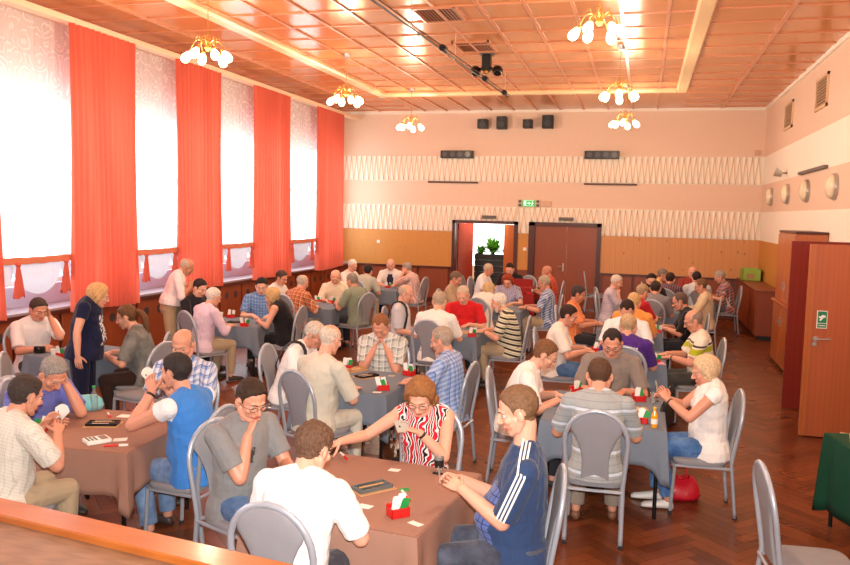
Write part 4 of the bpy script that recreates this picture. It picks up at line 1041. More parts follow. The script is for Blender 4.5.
g=G(); g.bbox(-.30,.30,-.0,.03,-.10,.10,.008); g.obj('backing_plate',mat('sign_back',srgb(225,200,170),.5),T,False)
g=G(); g.bbox(-.165,.155,-.03,0,-.085,.085,.006); g.obj('sign_panel',emit('exit_green',srgb(30,160,75),.7),T,False)
mk=emit('exit_mark',srgb(225,245,225),.9); g=G(); y=-.034
g.box(-.145,.135,y,-.03,.065,.072); g.box(-.145,.135,y,-.03,-.072,-.065)
g.box(-.13,-.07,y,-.03,-.05,.05); g.add([(-.04,y,.01),(.01,y,.01),(.01,y,.035),(.05,y,0),(.01,y,-.035),(.01,y,-.01),(-.04,y,-.01)],[tuple(range(6,-1,-1))])
g.add([(.07,y,-.05),(.085,y,-.01),(.08,y,.02),(.10,y,.045),(.115,y,.04),(.105,y,.01),(.13,y,-.005),(.10,y,-.02),(.09,y,-.055)],[tuple(range(8,-1,-1))]); g.obj('pictogram',mk,T,False)
for s in (-1,1):
    for zz in (-.05,.05):
        g=G(); g.tube([(s*.235,-.0,zz),(s*.235,-.03,zz)],.04,14); g.obj('lamp_spot',grille_m,T,'auto')
g=G(); g.bbox(-2.60,-2.36,YB-.03,YB,2.66,2.80,.01); g.obj('wall_junction_box',mat('jbox',srgb(214,176,148),.5),None,False,label='small peach junction box beside the green exit sign',cat='box')
for x,z,l in ((-3.02,1.53,'white wall switch between the two doors'),(-7.1,1.6,'white wall switch on the boarded panel near the curtain corner')):
    g=G(); g.bbox(x-.045,x+.045,YB-.015,YB,z-.045,z+.045,.006); g.bbox(x-.02,x+.02,YB-.022,YB-.014,z-.03,z+.03,.003); g.obj('wall_switch',white_c,None,False,label=l,cat='switch')
g=G(); g.bbox(2.5,2.62,YB-.05,YB,4.0,4.12,.008); g.obj('corner_sensor',mat('jbox',srgb(214,176,148),.5),None,False,label='small peach sensor box in the upper back corner',cat='sensor')
# ceiling grilles, disco fixture and hung rail
for (u,v,l) in ((440,14,'square ceiling grille nearer the stage'),(475,46,'square ceiling grille above the ball spotlights')):
    p=at(u,v,ZC); T=thing('ceiling_grille',l,'vent',(round(p.x,2),p.y,ZC),0,'ceiling grilles')
    g=G()
    for b4 in ((-.3,-.27,-.4,.4,-.03,0),(.27,.3,-.4,.4,-.03,0),(-.3,.3,-.4,-.37,-.03,0),(-.3,.3,.37,.4,-.03,0)): g.box(*b4)
    g.obj('grille_frame',strip_m,T,False); g=G(); g.box(-.27,.27,-.37,.37,-.004,-.001); g.obj('backing',mat('grille_dark',srgb(120,66,34),.6),T,False)
    for k in range(11):
        g=G(); x=-.24+.048*k; M=Matrix.Translation((x,0,-.015))@Matrix.Rotation(.7,4,'Y'); g.box(-.014,.014,-.37,.37,-.002,.002,0,M); g.obj('slat',strip_m,T,False)
T=thing('disco_spotlight','black ceiling spotlight column with two round black heads','spotlight',(at(487,53,ZC).x,at(487,53,ZC).y,ZC))
g=G(); g.box(-.12,.12,-.12,.12,-.03,0); g.obj('mount_plate',grille_m,T,False)
g=G(); g.bbox(-.075,.075,-.075,.075,-.30,-.03,.015); g.obj('column_body',dark,T,False)
for s in (-1,1):
    g=G(); g.ell((s*.19,0,-.30),.092,None,18,0,12); g.obj('lamp_head',mat('gloss_black',srgb(16,15,16),.12),T,True); g=G(); g.tube([(s*.06,0,-.25),(s*.17,0,-.28)],.02,8); g.obj('arm',dark,T,'auto')
g=G(); g.tube([(0,0,-.30),(0,0,-.34)],.05,14); g.obj('base_ring',brass,T,'auto')
T=thing('lighting_rail','long dark lighting rail hung below the ceiling on thin cables','lighting rail',(0,0,0))
a=at(372,0,4.75);b=at(508,97,4.75); dxy=(b-a).normalized(); a0=a-dxy*3
g=G(); g.tube([a0,b],.013,8); g.tube([a0+V((.04,0,.025)),b+V((.04,0,.025))],.008,6); g.obj('rail_tube',dark,T,'auto')
for q in (.12,.42,.62,.80,.97):
    p=a0.lerp(b,q); g=G(); g.tube([p,V((p.x,p.y,ZC))],.005,5); g.obj('hanging_cable',mat('cable_white',srgb(220,200,180),.5),T,'auto')
for q in (.55,.80,.955):
    p=a0.lerp(b,q); g=G(); g.tube([p+V((.025,-.07,.015)),p+V((.025,.07,.015))],.05,10); g.obj('clamp_block',dark,T,'auto')
# chandeliers
glow=emit('lit_glass',(1,.74,.40),7)
gbrass=mat('gilt_brass',srgb(235,190,110),.25,.6,.02)
def chandelier(x,y,z,label,rot,first=[]):
    T=thing('chandelier',label,'chandelier',(x,y,ZC),rot,'brass chandeliers with glass shades'); d=z-ZC
    g=G(); g.lathe([(.0,-.075),(.05,-.07),(.065,-.03),(.07,0)],n=18); g.obj('ceiling_cup',alu,T,'auto')
    g=G(); g.tube([(0,0,-.06),(0,0,d+.16)],.006,6); g.obj('stem',gbrass,T,'auto')
    g=G(); g.ell((0,0,d+.17),(.03,.03,.035)); g.lathe([(.012,d+.16),(.04,d+.12),(.05,d+.09),(.02,d+.05)],n=14); g.tube([(.03*math.cos(a),0,d+.22+.03*math.sin(a)) for a in [2*PI*i/12 for i in range(12)]],.006,6,closed=True); g.obj('hub',gbrass,T,'auto')
    for k in range(6):
        a=2*PI*k/6; ca,sa=math.cos(a),math.sin(a); r=.23+.04*(k%2); zz=d-.02*(k%2)
        pt=[(.02*ca,.02*sa,d+.10),(.09*ca-.05*sa,.09*sa+.05*ca,d+.24),(.17*ca-.06*sa,.17*sa+.06*ca,d+.19),(r*ca*.85,r*sa*.85,zz+.05)]
        # smooth the arm
        P=[V(p) for p in pt]; Q=[]
        for i in range(13):
            t=i/12; c=[math.comb(3,j)*t**j*(1-t)**(3-j) for j in range(4)]; Q.append(sum((P[j]*c[j] for j in range(4)),V((0,0,0))))
        g=G(); g.tube(Q,.007,6); g.tube([Q[4],Q[5]+V((0,0,.05)),Q[7]+V((0,0,.03))],.005,6); ar=g.obj('arm',gbrass,T,'auto')
        ax=V((ca*.75,sa*.75,-1)).normalized(); M=ax.to_track_quat('Z','Y').to_matrix()
        g=G(); g.lathe([(.022,-.03),(.026,0)],c=Q[-1],n=12,M=M); g.obj('lamp_socket',gbrass,T,'auto')
        g=G(); g.lathe([(.022,0),(.036,.02),(.052,.06),(.058,.095),(.050,.13),(.028,.152),(.0,.158)],c=Q[-1],n=16,M=M); g.obj('glass_shade',glow,T,True)
    ld=bpy.data.lights.new('chandelier_light','POINT'); ld.energy=CHW; ld.color=(1,.82,.62); ld.shadow_soft_size=.12; ld.specular_factor=.15
    lo=bpy.data.objects.new('chandelier_light',ld); C.objects.link(lo); lo.location=(0,0,d-.42); lo.parent=T
CHW=95
for (u,v,y,l) in ((208,60,9.33,'chandelier in front of the red curtains, nearest the stage'),(346,103,13.28,'chandelier between the last curtain and the ceiling beam'),(411,129,17.23,'small far chandelier in front of the back wall, window row'),(599,36,9.33,'largest chandelier, hanging high over the middle of the hall'),(619,99,13.28,'chandelier second from the stage in the row over the middle tables'),(625,126,17.23,'farthest chandelier low above the back wall band, middle row')):
    p=aty(u,v,y); chandelier(p.x,y,p.z+.06,l,rnd.random())
for x in (-5.3,-.55): chandelier(x,5.38,4.42,'chandelier over the front of the hall above the '+('window side' if x<-3 else 'middle')+' tables',.4)
# curtains
def curt_mat(name,c,trans):
    m,nt,b=nodes(name); nt.nodes.remove(b); out=[n for n in nt.nodes if n.type=='OUTPUT_MATERIAL'][0]
    co=coords(nt,(1,6,.25)); n=noi(nt,co,3,3)
    col=mix(nt,n,tuple(x*.85 for x in c),c)
    d=N(nt,'ShaderNodeBsdfDiffuse'); t=N(nt,'ShaderNodeBsdfTranslucent'); Lk(nt,col,d.inputs[0]); Lk(nt,col,t.inputs[0])
    ms=N(nt,'ShaderNodeMixShader'); ms.inputs[0].default_value=trans; Lk(nt,d.outputs[0],ms.inputs[1]); Lk(nt,t.outputs[0],ms.inputs[2]); Lk(nt,ms.outputs[0],out.inputs[0]); return m
cur_m=curt_mat('curtain_terracotta',srgb(236,122,98),.36)
def sheet(name,x,y0,y1,z0,z1,m,fold,amp,label,cat,group,nz=14,seed=0,hem=.02,lean=0.,parent=None):
    n=int((y1-y0)/.012); g=G(); r=random.Random(seed); ph=[r.random()*6 for _ in range(6)]
    vs=[]
    for k in range(nz+1):
        q=k/nz; z=z0+(z1-z0)*q
        for i in range(n+1):
            t=i/n; yy=y0+(y1-y0)*t; cc=(y0+y1)/2; yy=cc+(yy-cc)*(1-.05*math.sin(q*PI)*1.)
            a=amp*(.55+.45*(1-q))
            xx=x+a*(math.sin(t*(y1-y0)/fold*2*PI+ph[0]+.5*math.sin(t*7+ph[1])+.4*math.sin(q*3+ph[2]))+.35*math.sin(t*(y1-y0)/fold*4.3*PI+ph[3]+q*2))
            zz=z+(hem*math.sin(t*5+ph[4]) if k==0 else 0)
            vs.append((xx,yy+.01*math.sin(q*5+t*9+ph[5]),zz))
    g.add(vs,[(k*(n+1)+i,k*(n+1)+i+1,(k+1)*(n+1)+i+1,(k+1)*(n+1)+i) for k in range(nz) for i in range(n)])
    return g.obj(name,m,parent,True,label=label,cat=cat,group=group)
cl=['','','','red terracotta curtain nearest the stage','red terracotta curtain behind the standing woman in navy','red terracotta curtain behind the standing man in white shirt','red terracotta curtain third from the back corner window side, behind the woman in black top','red terracotta curtain in the back corner beside the wall']
cl[3]='red terracotta curtain out by the stage end of the windows'; cl[6]='red terracotta curtain one before the corner one, between two windows'
for i,(a,b_) in enumerate(CUR):
    if i<2: continue
    l=cl[i] or 'red terracotta curtain close to the stage steps'
    sheet('red_curtain',-7.64,a,b_,.97 if i!=4 else .93,4.9,cur_m,.13,.052,l,'curtain','red curtains along the window wall',seed=i)
curt_swag=curt_mat('swag_translucent',srgb(205,204,214),.35)
def lace_mat():
    m,nt,b=nodes('lace'); nt.nodes.remove(b); out=[n for n in nt.nodes if n.type=='OUTPUT_MATERIAL'][0]
    co=coords(nt,(1,1,1))
    # curling tendrils: rings around scattered centres, broken by noise
    dn=N(nt,'ShaderNodeTexNoise'); dn.inputs['Scale'].default_value=2.2; dn.inputs['Detail'].default_value=1; Lk(nt,co,dn.inputs['Vector'])
    ad=N(nt,'ShaderNodeVectorMath',operation='MULTIPLY_ADD'); Lk(nt,dn.outputs[1],ad.inputs[0]); ad.inputs[1].default_value=(.32,.32,.32); Lk(nt,co,ad.inputs[2])
    v=N(nt,'ShaderNodeTexVoronoi',feature='F1'); v.inputs['Scale'].default_value=3.4; Lk(nt,ad.outputs[0],v.inputs['Vector'])
    f=mth(nt,'FRACT',mth(nt,'MULTIPLY',v.outputs['Distance'],4.2)); line=mth(nt,'LESS_THAN',mth(nt,'ABSOLUTE',mth(nt,'SUBTRACT',f,.5)),.13)
    brk=mth(nt,'GREATER_THAN',noi(nt,co,5.5,1),.42); line=mth(nt,'MULTIPLY',line,brk)
    d=N(nt,'ShaderNodeBsdfDiffuse'); d.inputs[0].default_value=(.88,.85,.84,1); t=N(nt,'ShaderNodeBsdfTranslucent'); t.inputs[0].default_value=(.93,.91,.9,1)
    tr=N(nt,'ShaderNodeBsdfTransparent'); a=N(nt,'ShaderNodeMixShader'); a.inputs[0].default_value=.5; Lk(nt,d.outputs[0],a.inputs[1]); Lk(nt,t.outputs[0],a.inputs[2])
    ms=N(nt,'ShaderNodeMixShader'); Lk(nt,mth(nt,'ADD',mth(nt,'MULTIPLY',line,.25),.6),ms.inputs[0]); Lk(nt,tr.outputs[0],ms.inputs[1]); Lk(nt,a.outputs[0],ms.inputs[2]); Lk(nt,ms.outputs[0],out.inputs[0]); return m
lace=lace_mat()
sheer_m=mat('swag_white',srgb(236,234,240),.7)
band_m=mat('curtain_band',srgb(210,122,92),.8,0,.05); tie_m=mat('ribbon_red',srgb(205,92,76),.8,0,.08)
wl=['','','nearest the stage','second from the stage','third from the stage','behind the standing man','above the folded white cloth','closest to the back corner'];wl[3]='above the man by the window';wl[4]='behind the standing man';wl[5]='above the folded white cloth';wl[6]='closest to the back corner'
for i in range(2,len(CUR)-1):
    a,b_=CUR[i][1]-.12,CUR[i+1][0]+.70
    sheet('lace_curtain',-7.86,a,b_,1.66,4.9,lace,.13,.012,'white lace curtain '+wl[i],'curtain','white lace curtains',seed=i+20,nz=8)
    g=G(); a2,b2=CUR[i][1]-.06,CUR[i+1][0]+.10; n=24; L=[]
    for k in range(n+1):
        q=k/n; y=a2+(b2-a2)*q; z=1.71-.012*math.sin(q*PI)+.004*math.sin(q*30); L.append([(-7.70,y,z+.045),(-7.665,y,z+.04),(-7.66,y,z-.04),(-7.70,y,z-.045)])
    g.loops(L); bo=g.obj('curtain_band',band_m,None,False,label='terracotta cross band at the foot of the lace curtain '+wl[i],cat='curtain band',group='terracotta bands across the windows')
    # white swags gathered between ribbon ties
    ties=[a2+.22*(b2-a2),a2+.86*(b2-a2)] if (b2-a2)<1.6 else [a2+.25,b2-.35]
    segs=[a2-.0]+ties+[b2+.0]
    for q,(s0,s1) in enumerate(zip(segs[:-1],segs[1:])):
        if s1-s0<.12: continue
        dep=min(.42,.20+.28*(s1-s0)); n=22; g=G(); vs=[]
        for k in range(9):
            f=k/8
            for j in range(n+1):
                t=j/n; c=4*t*(1-t); yy=s0+(s1-s0)*t
                zz=1.67-(.12+ (dep-.12)*c**.7)*f; xx=-7.70+.035*math.sin(f*PI)*c+.012*math.sin(f*14+t*2)*c-.02*(1-c)
                vs.append((xx,yy,zz))
        g.add(vs,[(k*(n+1)+j,k*(n+1)+j+1,(k+1)*(n+1)+j+1,(k+1)*(n+1)+j) for k in range(8) for j in range(n)])
        o=g.obj('swag',curt_swag,None,True,label='white swag, %s, under the lace %s'%(('nearest the stage','middle one','farthest from the stage')[q],wl[i]),cat='curtain swag',group='white swags under the cross bands')
    for q,ty in enumerate(ties):
        g=G()
        L=[]
        for k in range(8):
            f=k/7; wd=.022+.075*f**.8; dp=.016+.02*f
            L.append([(-7.635+dp*(math.sin(a)*(1+.25*math.cos(6*a+q))),ty+wd*math.cos(a)*(1+.10*math.cos(5*a)*f)+.02*f*math.sin(q+i),1.645-.39*f-(.03*math.cos(3*a) if k==7 else 0)) for a in [2*PI*j/22 for j in range(22)]])
        g.loops(L); g.ell((-7.635,ty,1.66),(.028,.042,.036)); g.obj('ribbon_tie',tie_m,None,False,label='red ribbon tie, %s, under the lace %s'%(('nearer the stage','farther from the stage')[q],wl[i]),cat='ribbon',group='red ribbon ties')
g=G(); n=10
g.loops([[(-7.90+.13*math.cos(a)*s,13.15+.28*math.sin(a)*s,z) for a in [2*PI*j/16 for j in range(16)]] for s,z in ((.9,1.022),(1,1.045),(.8,1.07),(.4,1.085))]); g.obj('folded_cloth',sheer_m,None,'auto',label='folded white cloth lying on the window shelf by the curtain',cat='cloth')
# low wooden step next to the stage etc. is outside the view
# ------------------------------------------------------------------ light
w=bpy.data.worlds.new('world'); sc.world=w; w.use_nodes=True; bg=w.node_tree.nodes['Background']; bg.inputs[0].default_value=(.93,.96,1,1); bg.inputs[1].default_value=3.2
for i,(a,b_) in enumerate(WIN):
    ld=bpy.data.lights.new('window_daylight','AREA'); ld.shape='RECTANGLE'; ld.size=b_-a-.1; ld.size_y=WZ1-WZ0-.1; ld.energy=WINW; ld.color=(.86,.93,1)
    lo=bpy.data.objects.new('window_daylight',ld); C.objects.link(lo); lo.location=(XL-.35,(a+b_)/2,(WZ0+WZ1)/2); lo.rotation_euler=(0,-PI/2,0)
# flash on the photographer's camera, just above the lens
ld=bpy.data.lights.new('camera_flash','AREA'); ld.shape='DISK'; ld.size=.08; ld.energy=FLASHW; ld.color=(1,.96,.9); ld.spread=math.radians(150)
lo=bpy.data.objects.new('camera_flash',ld); C.objects.link(lo); lo.location=V((0,0,CAMH))+cu*.16; lo.rotation_euler=cam.matrix_world.to_euler()
sc.view_settings.view_transform='Standard'; sc.view_settings.look='None'; sc.view_settings.gamma=1; sc.view_settings.exposure=EXPO
sc.cycles.use_denoising=True; sc.cycles.max_bounces=8; sc.cycles.diffuse_bounces=4; sc.cycles.glossy_bounces=3; sc.cycles.transmission_bounces=6; sc.cycles.transparent_max_bounces=10; sc.cycles.sample_clamp_indirect=6; sc.cycles.caustics_reflective=False; sc.cycles.caustics_refractive=False
# ------------------------------------------------------------------ tables
tables=dict(
 A=((-1.546,4.502),-6,1.06,1.12,'b','card table with brown cloth closest to the stage edge, middle'),
 B=((-3.898,5.084),4,1.02,1.02,'b','card table with brown cloth near the window side stage edge'),
 C=((-2.675,7.428),-4,.95,1.0,'g','grey covered card table of the man in grey plaid'),
 D=((-0.259,7.115),0,1.0,1.18,'g','large grey covered card table of the blonde woman in white'),
 E=((-2.588,11.077),-3,.92,.95,'g','grey covered card table of the man in red polo'),
 F=((-0.148,9.953),0,.92,.95,'g','grey covered card table of the man in purple shirt'),
 G=((-5.788,10.606),8,.95,.95,'g','grey covered card table of the blonde woman in black top'),
 H=((-6.123,7.707),-8,.90,.9,'g','grey covered card table beside the standing woman in navy'),
 I=((-5.571,13.057),0,.95,.95,'g','grey covered card table of the man in orange plaid'),
 J=((-5.577,16.600),5,.95,.95,'g','grey covered card table nearest the back window corner'),
 K=((-2.493,14.141),0,.95,.95,'g','grey covered card table of the man in blue checked shirt'),
 L=((-2.694,17.238),0,.95,.95,'r','small table with dark red cloth before the open doorway'),
 M=((-0.142,12.532),0,.92,.95,'g','grey covered card table of the man in orange shirt'),
 Nn=((0.254,15.228),0,.95,.95,'g','grey covered card table of the man in lilac shirt'),
 O=((1.004,17.999),0,.95,.95,'g','grey covered card table closest to the green box'))
cloth_red=mat('tablecloth_red',srgb(150,28,26),.8,0,.05)
for i,(k,((x,y),rz,w_,d_,c,l)) in enumerate(tables.items()):
    cm={'b':cloth_brown,'g':cloth_grey,'r':cloth_red}[c]
    cn={'b':'brown','g':'grey','r':'dark red'}[c]
    table(x,y,math.radians(rz),w_,d_,l,l.replace('card table with brown cloth','brown tablecloth on the card table').replace('grey covered card table','grey tablecloth on the table').replace('small table with dark red cloth','dark red tablecloth on the small table'),cm,drop=.29 if c=='b' else .30,corner=.15,seed=i+3)
# green side table
T=table(2.036,6.358,math.radians(12),.85,1.35,'side table with dark green cloth by the wall, holding papers','dark green tablecloth hanging low on the side table by the wall',cloth_green,drop=.56,corner=.10,seed=40,group=None)
# ------------------------------------------------------------------ people
N_,S_,E_,W_=0,180,-90,90
GRY=(168,160,150); WHT=(225,218,208); BRN=(72,48,34); BLK=(38,30,28); BLD=(205,165,105)
jeans=('denim',(60,90,135),(105,140,185)); grey_t=('plain',(110,108,105)); beige=('plain',(176,158,130)); darkt=('plain',(45,45,52))
P=[]
def p(short,label,px,face,**k): P.append((short,label,px,face,k))
# table A
p('man in plain grey T-shirt','man in grey T-shirt and glasses, chin on fist, at the brown table',(250,404),E_-22,lean=.22,style='short',hair=(58,42,32),shirt=('print',(132,134,136),(60,60,62),.06,.88,.05),trous=jeans,pose='chin',handed=1,nod=.42,lod='hi',glasses=True,skin=1,sleeve=.75,turn=-.15)
p('man with spiky hair seen from behind','man with spiky brown hair in white T-shirt, back turned, nearest the stage edge',(312,452),N_-4,lean=.30,style='spiky',hair=(104,76,58),shirt=('plain',(240,240,240)),trous=('plain',(60,60,70)),pose='table',nod=.45,turn=-.25,lod='hi',skin=0,sleeve=.85,sc_=.98)
p('woman in the red and black print blouse','woman with short reddish hair in white, red and black print blouse holding cards',(421,396),S_+2,lean=.14,style='waves',hair=(148,98,58),shirt=('floral',(238,232,228),(200,30,52),(35,28,34)),trous=darkt,pose='reachside',nod=.50,lod='hi',glasses=True,skin=0,sleeve=0,woman=True,turn=.0,watch=-1,hint=1)
p('man in the navy jersey','man in navy jersey with three white sleeve stripes and blue checked front',(519,426),W_+10,lean=.04,style='short',hair=(122,90,64),shirt=('jersey',(46,66,104),(92,112,176),(38,50,92)),trous=('denim',(58,62,78),(90,96,112)),pose='forward',nod=.34,lod='hi',skin=0,sleeve=.88,belly=.07,sc_=1.09,jersey=1)
# table B
p('man in cream checked shirt','grey-haired man in cream checked shirt fanning cards by the stage edge',(24,400),N_-18,lean=.30,style='short',hair=(66,56,52),shirt=('check',(226,224,214),(188,190,176)),trous=beige,pose='cards',nod=.35,lod='hi',skin=1,sleeve=.85,belly=.05)
p('man in violet blue shirt','grey-haired man in violet blue shirt, head bent onto his hand',(51,376),E_-14,lean=.42,style='short',hair=(150,145,140),shirt=('plain',(112,120,196)),trous=darkt,pose='temple',handed=-1,nod=.75,lod='hi',skin=1,sleeve=.8,belly=.03)
p('man in bright blue vest','dark-haired man in bright blue sleeveless top and jeans holding up a card fan',(177,378),W_-6,lean=.12,style='short',hair=(52,46,44),shirt=('shoulder',(64,132,214),(232,232,236)),trous=('denim',(88,120,168),(140,168,205)),pose='high',nod=.12,lod='hi',skin=1,sleeve=.28,belly=.045,sc_=1.03,belt=1,watch=-1)
p('bald man in blue plaid','bald man in pale blue plaid shirt behind the man in blue vest',(184,347),S_+10,lean=.15,style='balding',hair=(150,140,132),shirt=('plaid',(214,222,236),(110,140,196),(80,110,170)),trous=grey_t,pose='table',nod=.35,lod='hi',skin=1,sleeve=.8)
# table H
p('man in white T-shirt by the window','man in white T-shirt with red piping, hand on cheek, below the window shelf',(38,312),E_-22,lean=.18,style='short',hair=(70,58,52),shirt=('plain',(236,232,234)),trous=darkt,pose='temple',handed=-1,nod=.4,lod='mid',skin=1,sleeve=.85)
p('man with long ponytail','man with long brown ponytail in faded grey shirt',(128,319),W_+22,lean=.34,style='ponytail',hair=(108,76,52),shirt=('denim',(108,110,108),(146,146,142)),trous=('plain',(60,42,36)),pose='table',nod=.3,lod='mid',skin=0,sleeve=.9)
# table G
p('man in black T-shirt','dark-haired man in black T-shirt beneath the standing man in white',(200,288),E_-12,lean=.16,style='short',hair=(48,40,38),shirt=('plain',(34,32,38)),trous=darkt,pose='table',nod=.45,lod='mid',skin=2,sleeve=.8)
p('white-haired man in lilac shirt','white-haired man in lilac shirt, back turned, at the window side table',(212,300),N_-28,lean=.32,style='short',hair=(222,214,206),shirt=('plain',(222,200,220)),trous=beige,pose='table',nod=.35,lod='mid',skin=0,sleeve=1.5)
p('young man in blue shirt','young dark-haired man in blue patterned shirt facing the blonde woman in black',(262,287),S_+25,lean=.2,style='short',hair=(40,32,30),shirt=('plaid',(90,130,190),(150,180,216),(60,90,150)),trous=darkt,pose='table',nod=.4,lod='mid',skin=2,sleeve=.8)
p('blonde woman in black top','blonde woman in black sleeveless top seen from behind',(272,297),W_+2,lean=.2,style='bob',hair=(204,170,120),shirt=('plain',(26,24,28)),trous=('plain',(30,30,34)),pose='chin',handed=1,nod=.3,lod='mid',skin=0,sleeve=0,woman=True)
# table I
p('dark-haired man in white shirt near the window','grey-dark haired man in white shirt beyond the blonde woman in black',(281,280),E_-6,lean=.15,style='short',hair=(78,62,54),shirt=('plain',(234,228,222)),trous=grey_t,pose='table',nod=.4,lod='mid',skin=1,sleeve=.8)
p('man in orange plaid shirt','grey balding man in orange plaid shirt, back turned',(302,284),N_-24,lean=.24,style='balding',hair=(196,186,172),shirt=('bigplaid',(206,122,82),(150,70,54),(238,200,160)),trous=grey_t,pose='table',nod=.35,lod='mid',skin=0,sleeve=.9,belly=.04)
p('bald man in cream shirt','bald man in cream shirt, facing the stage, beneath the curtain edge',(336,278),S_+12,lean=.24,style='balding',hair=(200,190,178),shirt=('plain',(228,216,190)),trous=grey_t,pose='table',nod=.6,lod='mid',skin=0,sleeve=.9,belly=.03)
p('man in sage green shirt','grey-haired man in sage green shirt, back turned, with chair at his back',(352,283),W_-22,lean=.12,style='short',hair=(150,140,128),shirt=('plain',(140,150,130)),trous=darkt,pose='table',nod=.3,lod='mid',skin=1,sleeve=.85)
# table J
p('white-haired man in the window corner','white-haired man in white shirt in the corner between window and back wall',(353,265),E_-15,lean=.12,style='short',hair=(232,226,218),shirt=('plain',(240,236,228)),trous=beige,pose='table',nod=.4,lod='lo',skin=0,sleeve=.9)
p('dark-haired man in pale grey-green shirt','dark-haired man in pale grey-green shirt leaning over the table by the corner',(367,274),N_-12,lean=.38,style='short',hair=(42,38,38),shirt=('plain',(186,188,174)),trous=beige,pose='table',nod=.3,lod='lo',skin=1,sleeve=.85)
p('man in navy vest','bald man in white shirt and dark navy vest facing the hall near the back wall',(391,266),S_+10,lean=.10,style='balding',hair=(190,180,170),shirt=('chest',(226,220,214)),trous=darkt,pose='table',nod=.3,lod='lo',skin=0,sleeve=.9,vest=1)
p('man in pink plaid shirt','grey-haired man in pink and white plaid shirt with a tall chair behind him',(407,270),W_-8,lean=.22,style='short',hair=(160,152,146),shirt=('plaid',(232,214,208),(206,146,140),(160,100,96)),trous=grey_t,pose='temple',handed=-1,nod=.35,lod='lo',skin=0,sleeve=.8)
# table E
p('bald man with the black strap','bald man in pale blue-grey shirt with black shoulder strap',(405,294),E_+6,lean=.12,style='balding',hair=(190,176,160),shirt=('plain',(206,206,212)),trous=grey_t,pose='lap',nod=.35,lod='mid',skin=0,sleeve=.9,strap=-1)
p('grey-haired man in plain white shirt','grey-haired man in plain white shirt, back turned, at the red polo table',(439,303),N_-6,lean=.30,style='short',hair=(182,164,142),shirt=('plain',(240,236,230)),trous=grey_t,pose='table',nod=.35,lod='mid',skin=0,sleeve=.85,belly=.05,sc_=1.02)
p('man in red polo shirt','grey-haired stout man in bright red polo shirt facing the stage',(463,299),S_,lean=.16,style='thin',hair=(206,190,168),shirt=('plain',(206,34,38)),trous=darkt,pose='table',nod=.5,lod='mid',skin=0,sleeve=.8,belly=.07,sc_=1.04,extra='collar')
p('man in striped shirt','white-bearded man in black, cream and green striped shirt with a watch',(500,305),W_+2,lean=.28,style='short',hair=(226,218,206),shirt=('stripes',(226,220,196),(44,44,44),(150,158,110),.07),trous=beige,pose='table',nod=.35,lod='mid',skin=0,sleeve=.85,belly=.05,beard=1,watch=-1)
# table K
p('man in tan shirt','grey-dark haired man in tan shirt before the open doorway edge',(455,278),E_-4,lean=.18,style='short',hair=(120,100,84),shirt=('plain',(176,152,122)),trous=grey_t,pose='table',nod=.45,lod='mid',skin=1,sleeve=.85)
p('woman with glasses and white blouse','blonde grey woman with glasses in white top seen from behind',(488,293),N_-12,lean=.18,style='bob',hair=(206,176,132),shirt=('plain',(232,226,216)),trous=grey_t,pose='table',nod=.3,lod='lo',skin=0,sleeve=.6,woman=True,turn=-.5)
p('red-haired woman','red-haired woman in pale flowered blouse behind the bearded man',(508,281),S_,lean=.18,style='waves',hair=(150,62,34),shirt=('floral',(214,210,222),(150,150,190),(90,90,120)),trous=darkt,pose='table',nod=.45,lod='lo',skin=0,sleeve=.7,woman=True,glasses=True)
p('man in blue checked shirt','grey-haired man in blue checked shirt, side on, arms stretched to the table',(545,283),W_+4,lean=.20,style='short',hair=(176,162,142),shirt=('plaid',(196,208,228),(62,92,152),(40,60,110)),trous=beige,pose='table',nod=.3,lod='mid',skin=1,sleeve=.85,glasses=True,watch=-1)
# table L
p('grey-haired man in white T-shirt at the doorway','short-haired man in white T-shirt in front of the plant stand',(489,271),E_-8,lean=.10,style='short',hair=(196,180,156),shirt=('plain',(238,236,236)),trous=grey_t,pose='table',nod=.3,lod='lo',skin=1,sleeve=.85)
p('dark-haired man in black shirt at the doorway','dark-haired man in black shirt leaning in front of the doorway',(509,270),S_-4,lean=.2,style='short',hair=(46,34,30),shirt=('plain',(34,32,36)),trous=darkt,pose='table',nod=.5,lod='lo',skin=2,sleeve=.8)
p('man in red orange patterned shirt','bald man in red-orange patterned shirt before the closed double door',(547,273),W_,lean=.12,style='bald',shirt=('bigplaid',(206,74,46),(160,40,34),(230,130,90)),trous=darkt,pose='table',nod=.3,lod='lo',skin=3,sleeve=.85)
# table M
p('man in orange plaid short-sleeved shirt','dark-grey haired man in orange checked short-sleeved shirt reaching across the table',(577,296),E_+2,lean=.20,style='short',hair=(66,58,58),shirt=('bigplaid',(244,142,82),(228,120,66),(250,190,140)),trous=darkt,pose='table',nod=.35,lod='mid',skin=3,sleeve=.85,belly=.03)
p('grey blonde man in orange polo','light-haired man in plain orange polo, back turned',(634,303),N_-6,lean=.28,style='short',hair=(214,176,122),shirt=('plain',(244,160,80)),trous=grey_t,pose='table',nod=.3,lod='mid',skin=0,sleeve=.85)
p('man in dark red shirt','grey-haired man in dark red shirt',(642,294),E_+40,lean=.22,style='short',hair=(176,150,120),shirt=('plain',(178,30,42)),trous=darkt,pose='table',nod=.3,lod='mid',skin=0,sleeve=.85,zoff=1)
p('man with glasses in black shirt','grey-haired man with glasses in black shirt beside the white napkin',(681,304),W_,lean=.26,style='receding',hair=(104,88,78),shirt=('plain',(30,28,32)),trous=darkt,pose='table',nod=.4,lod='mid',skin=1,sleeve=.95,glasses=True)
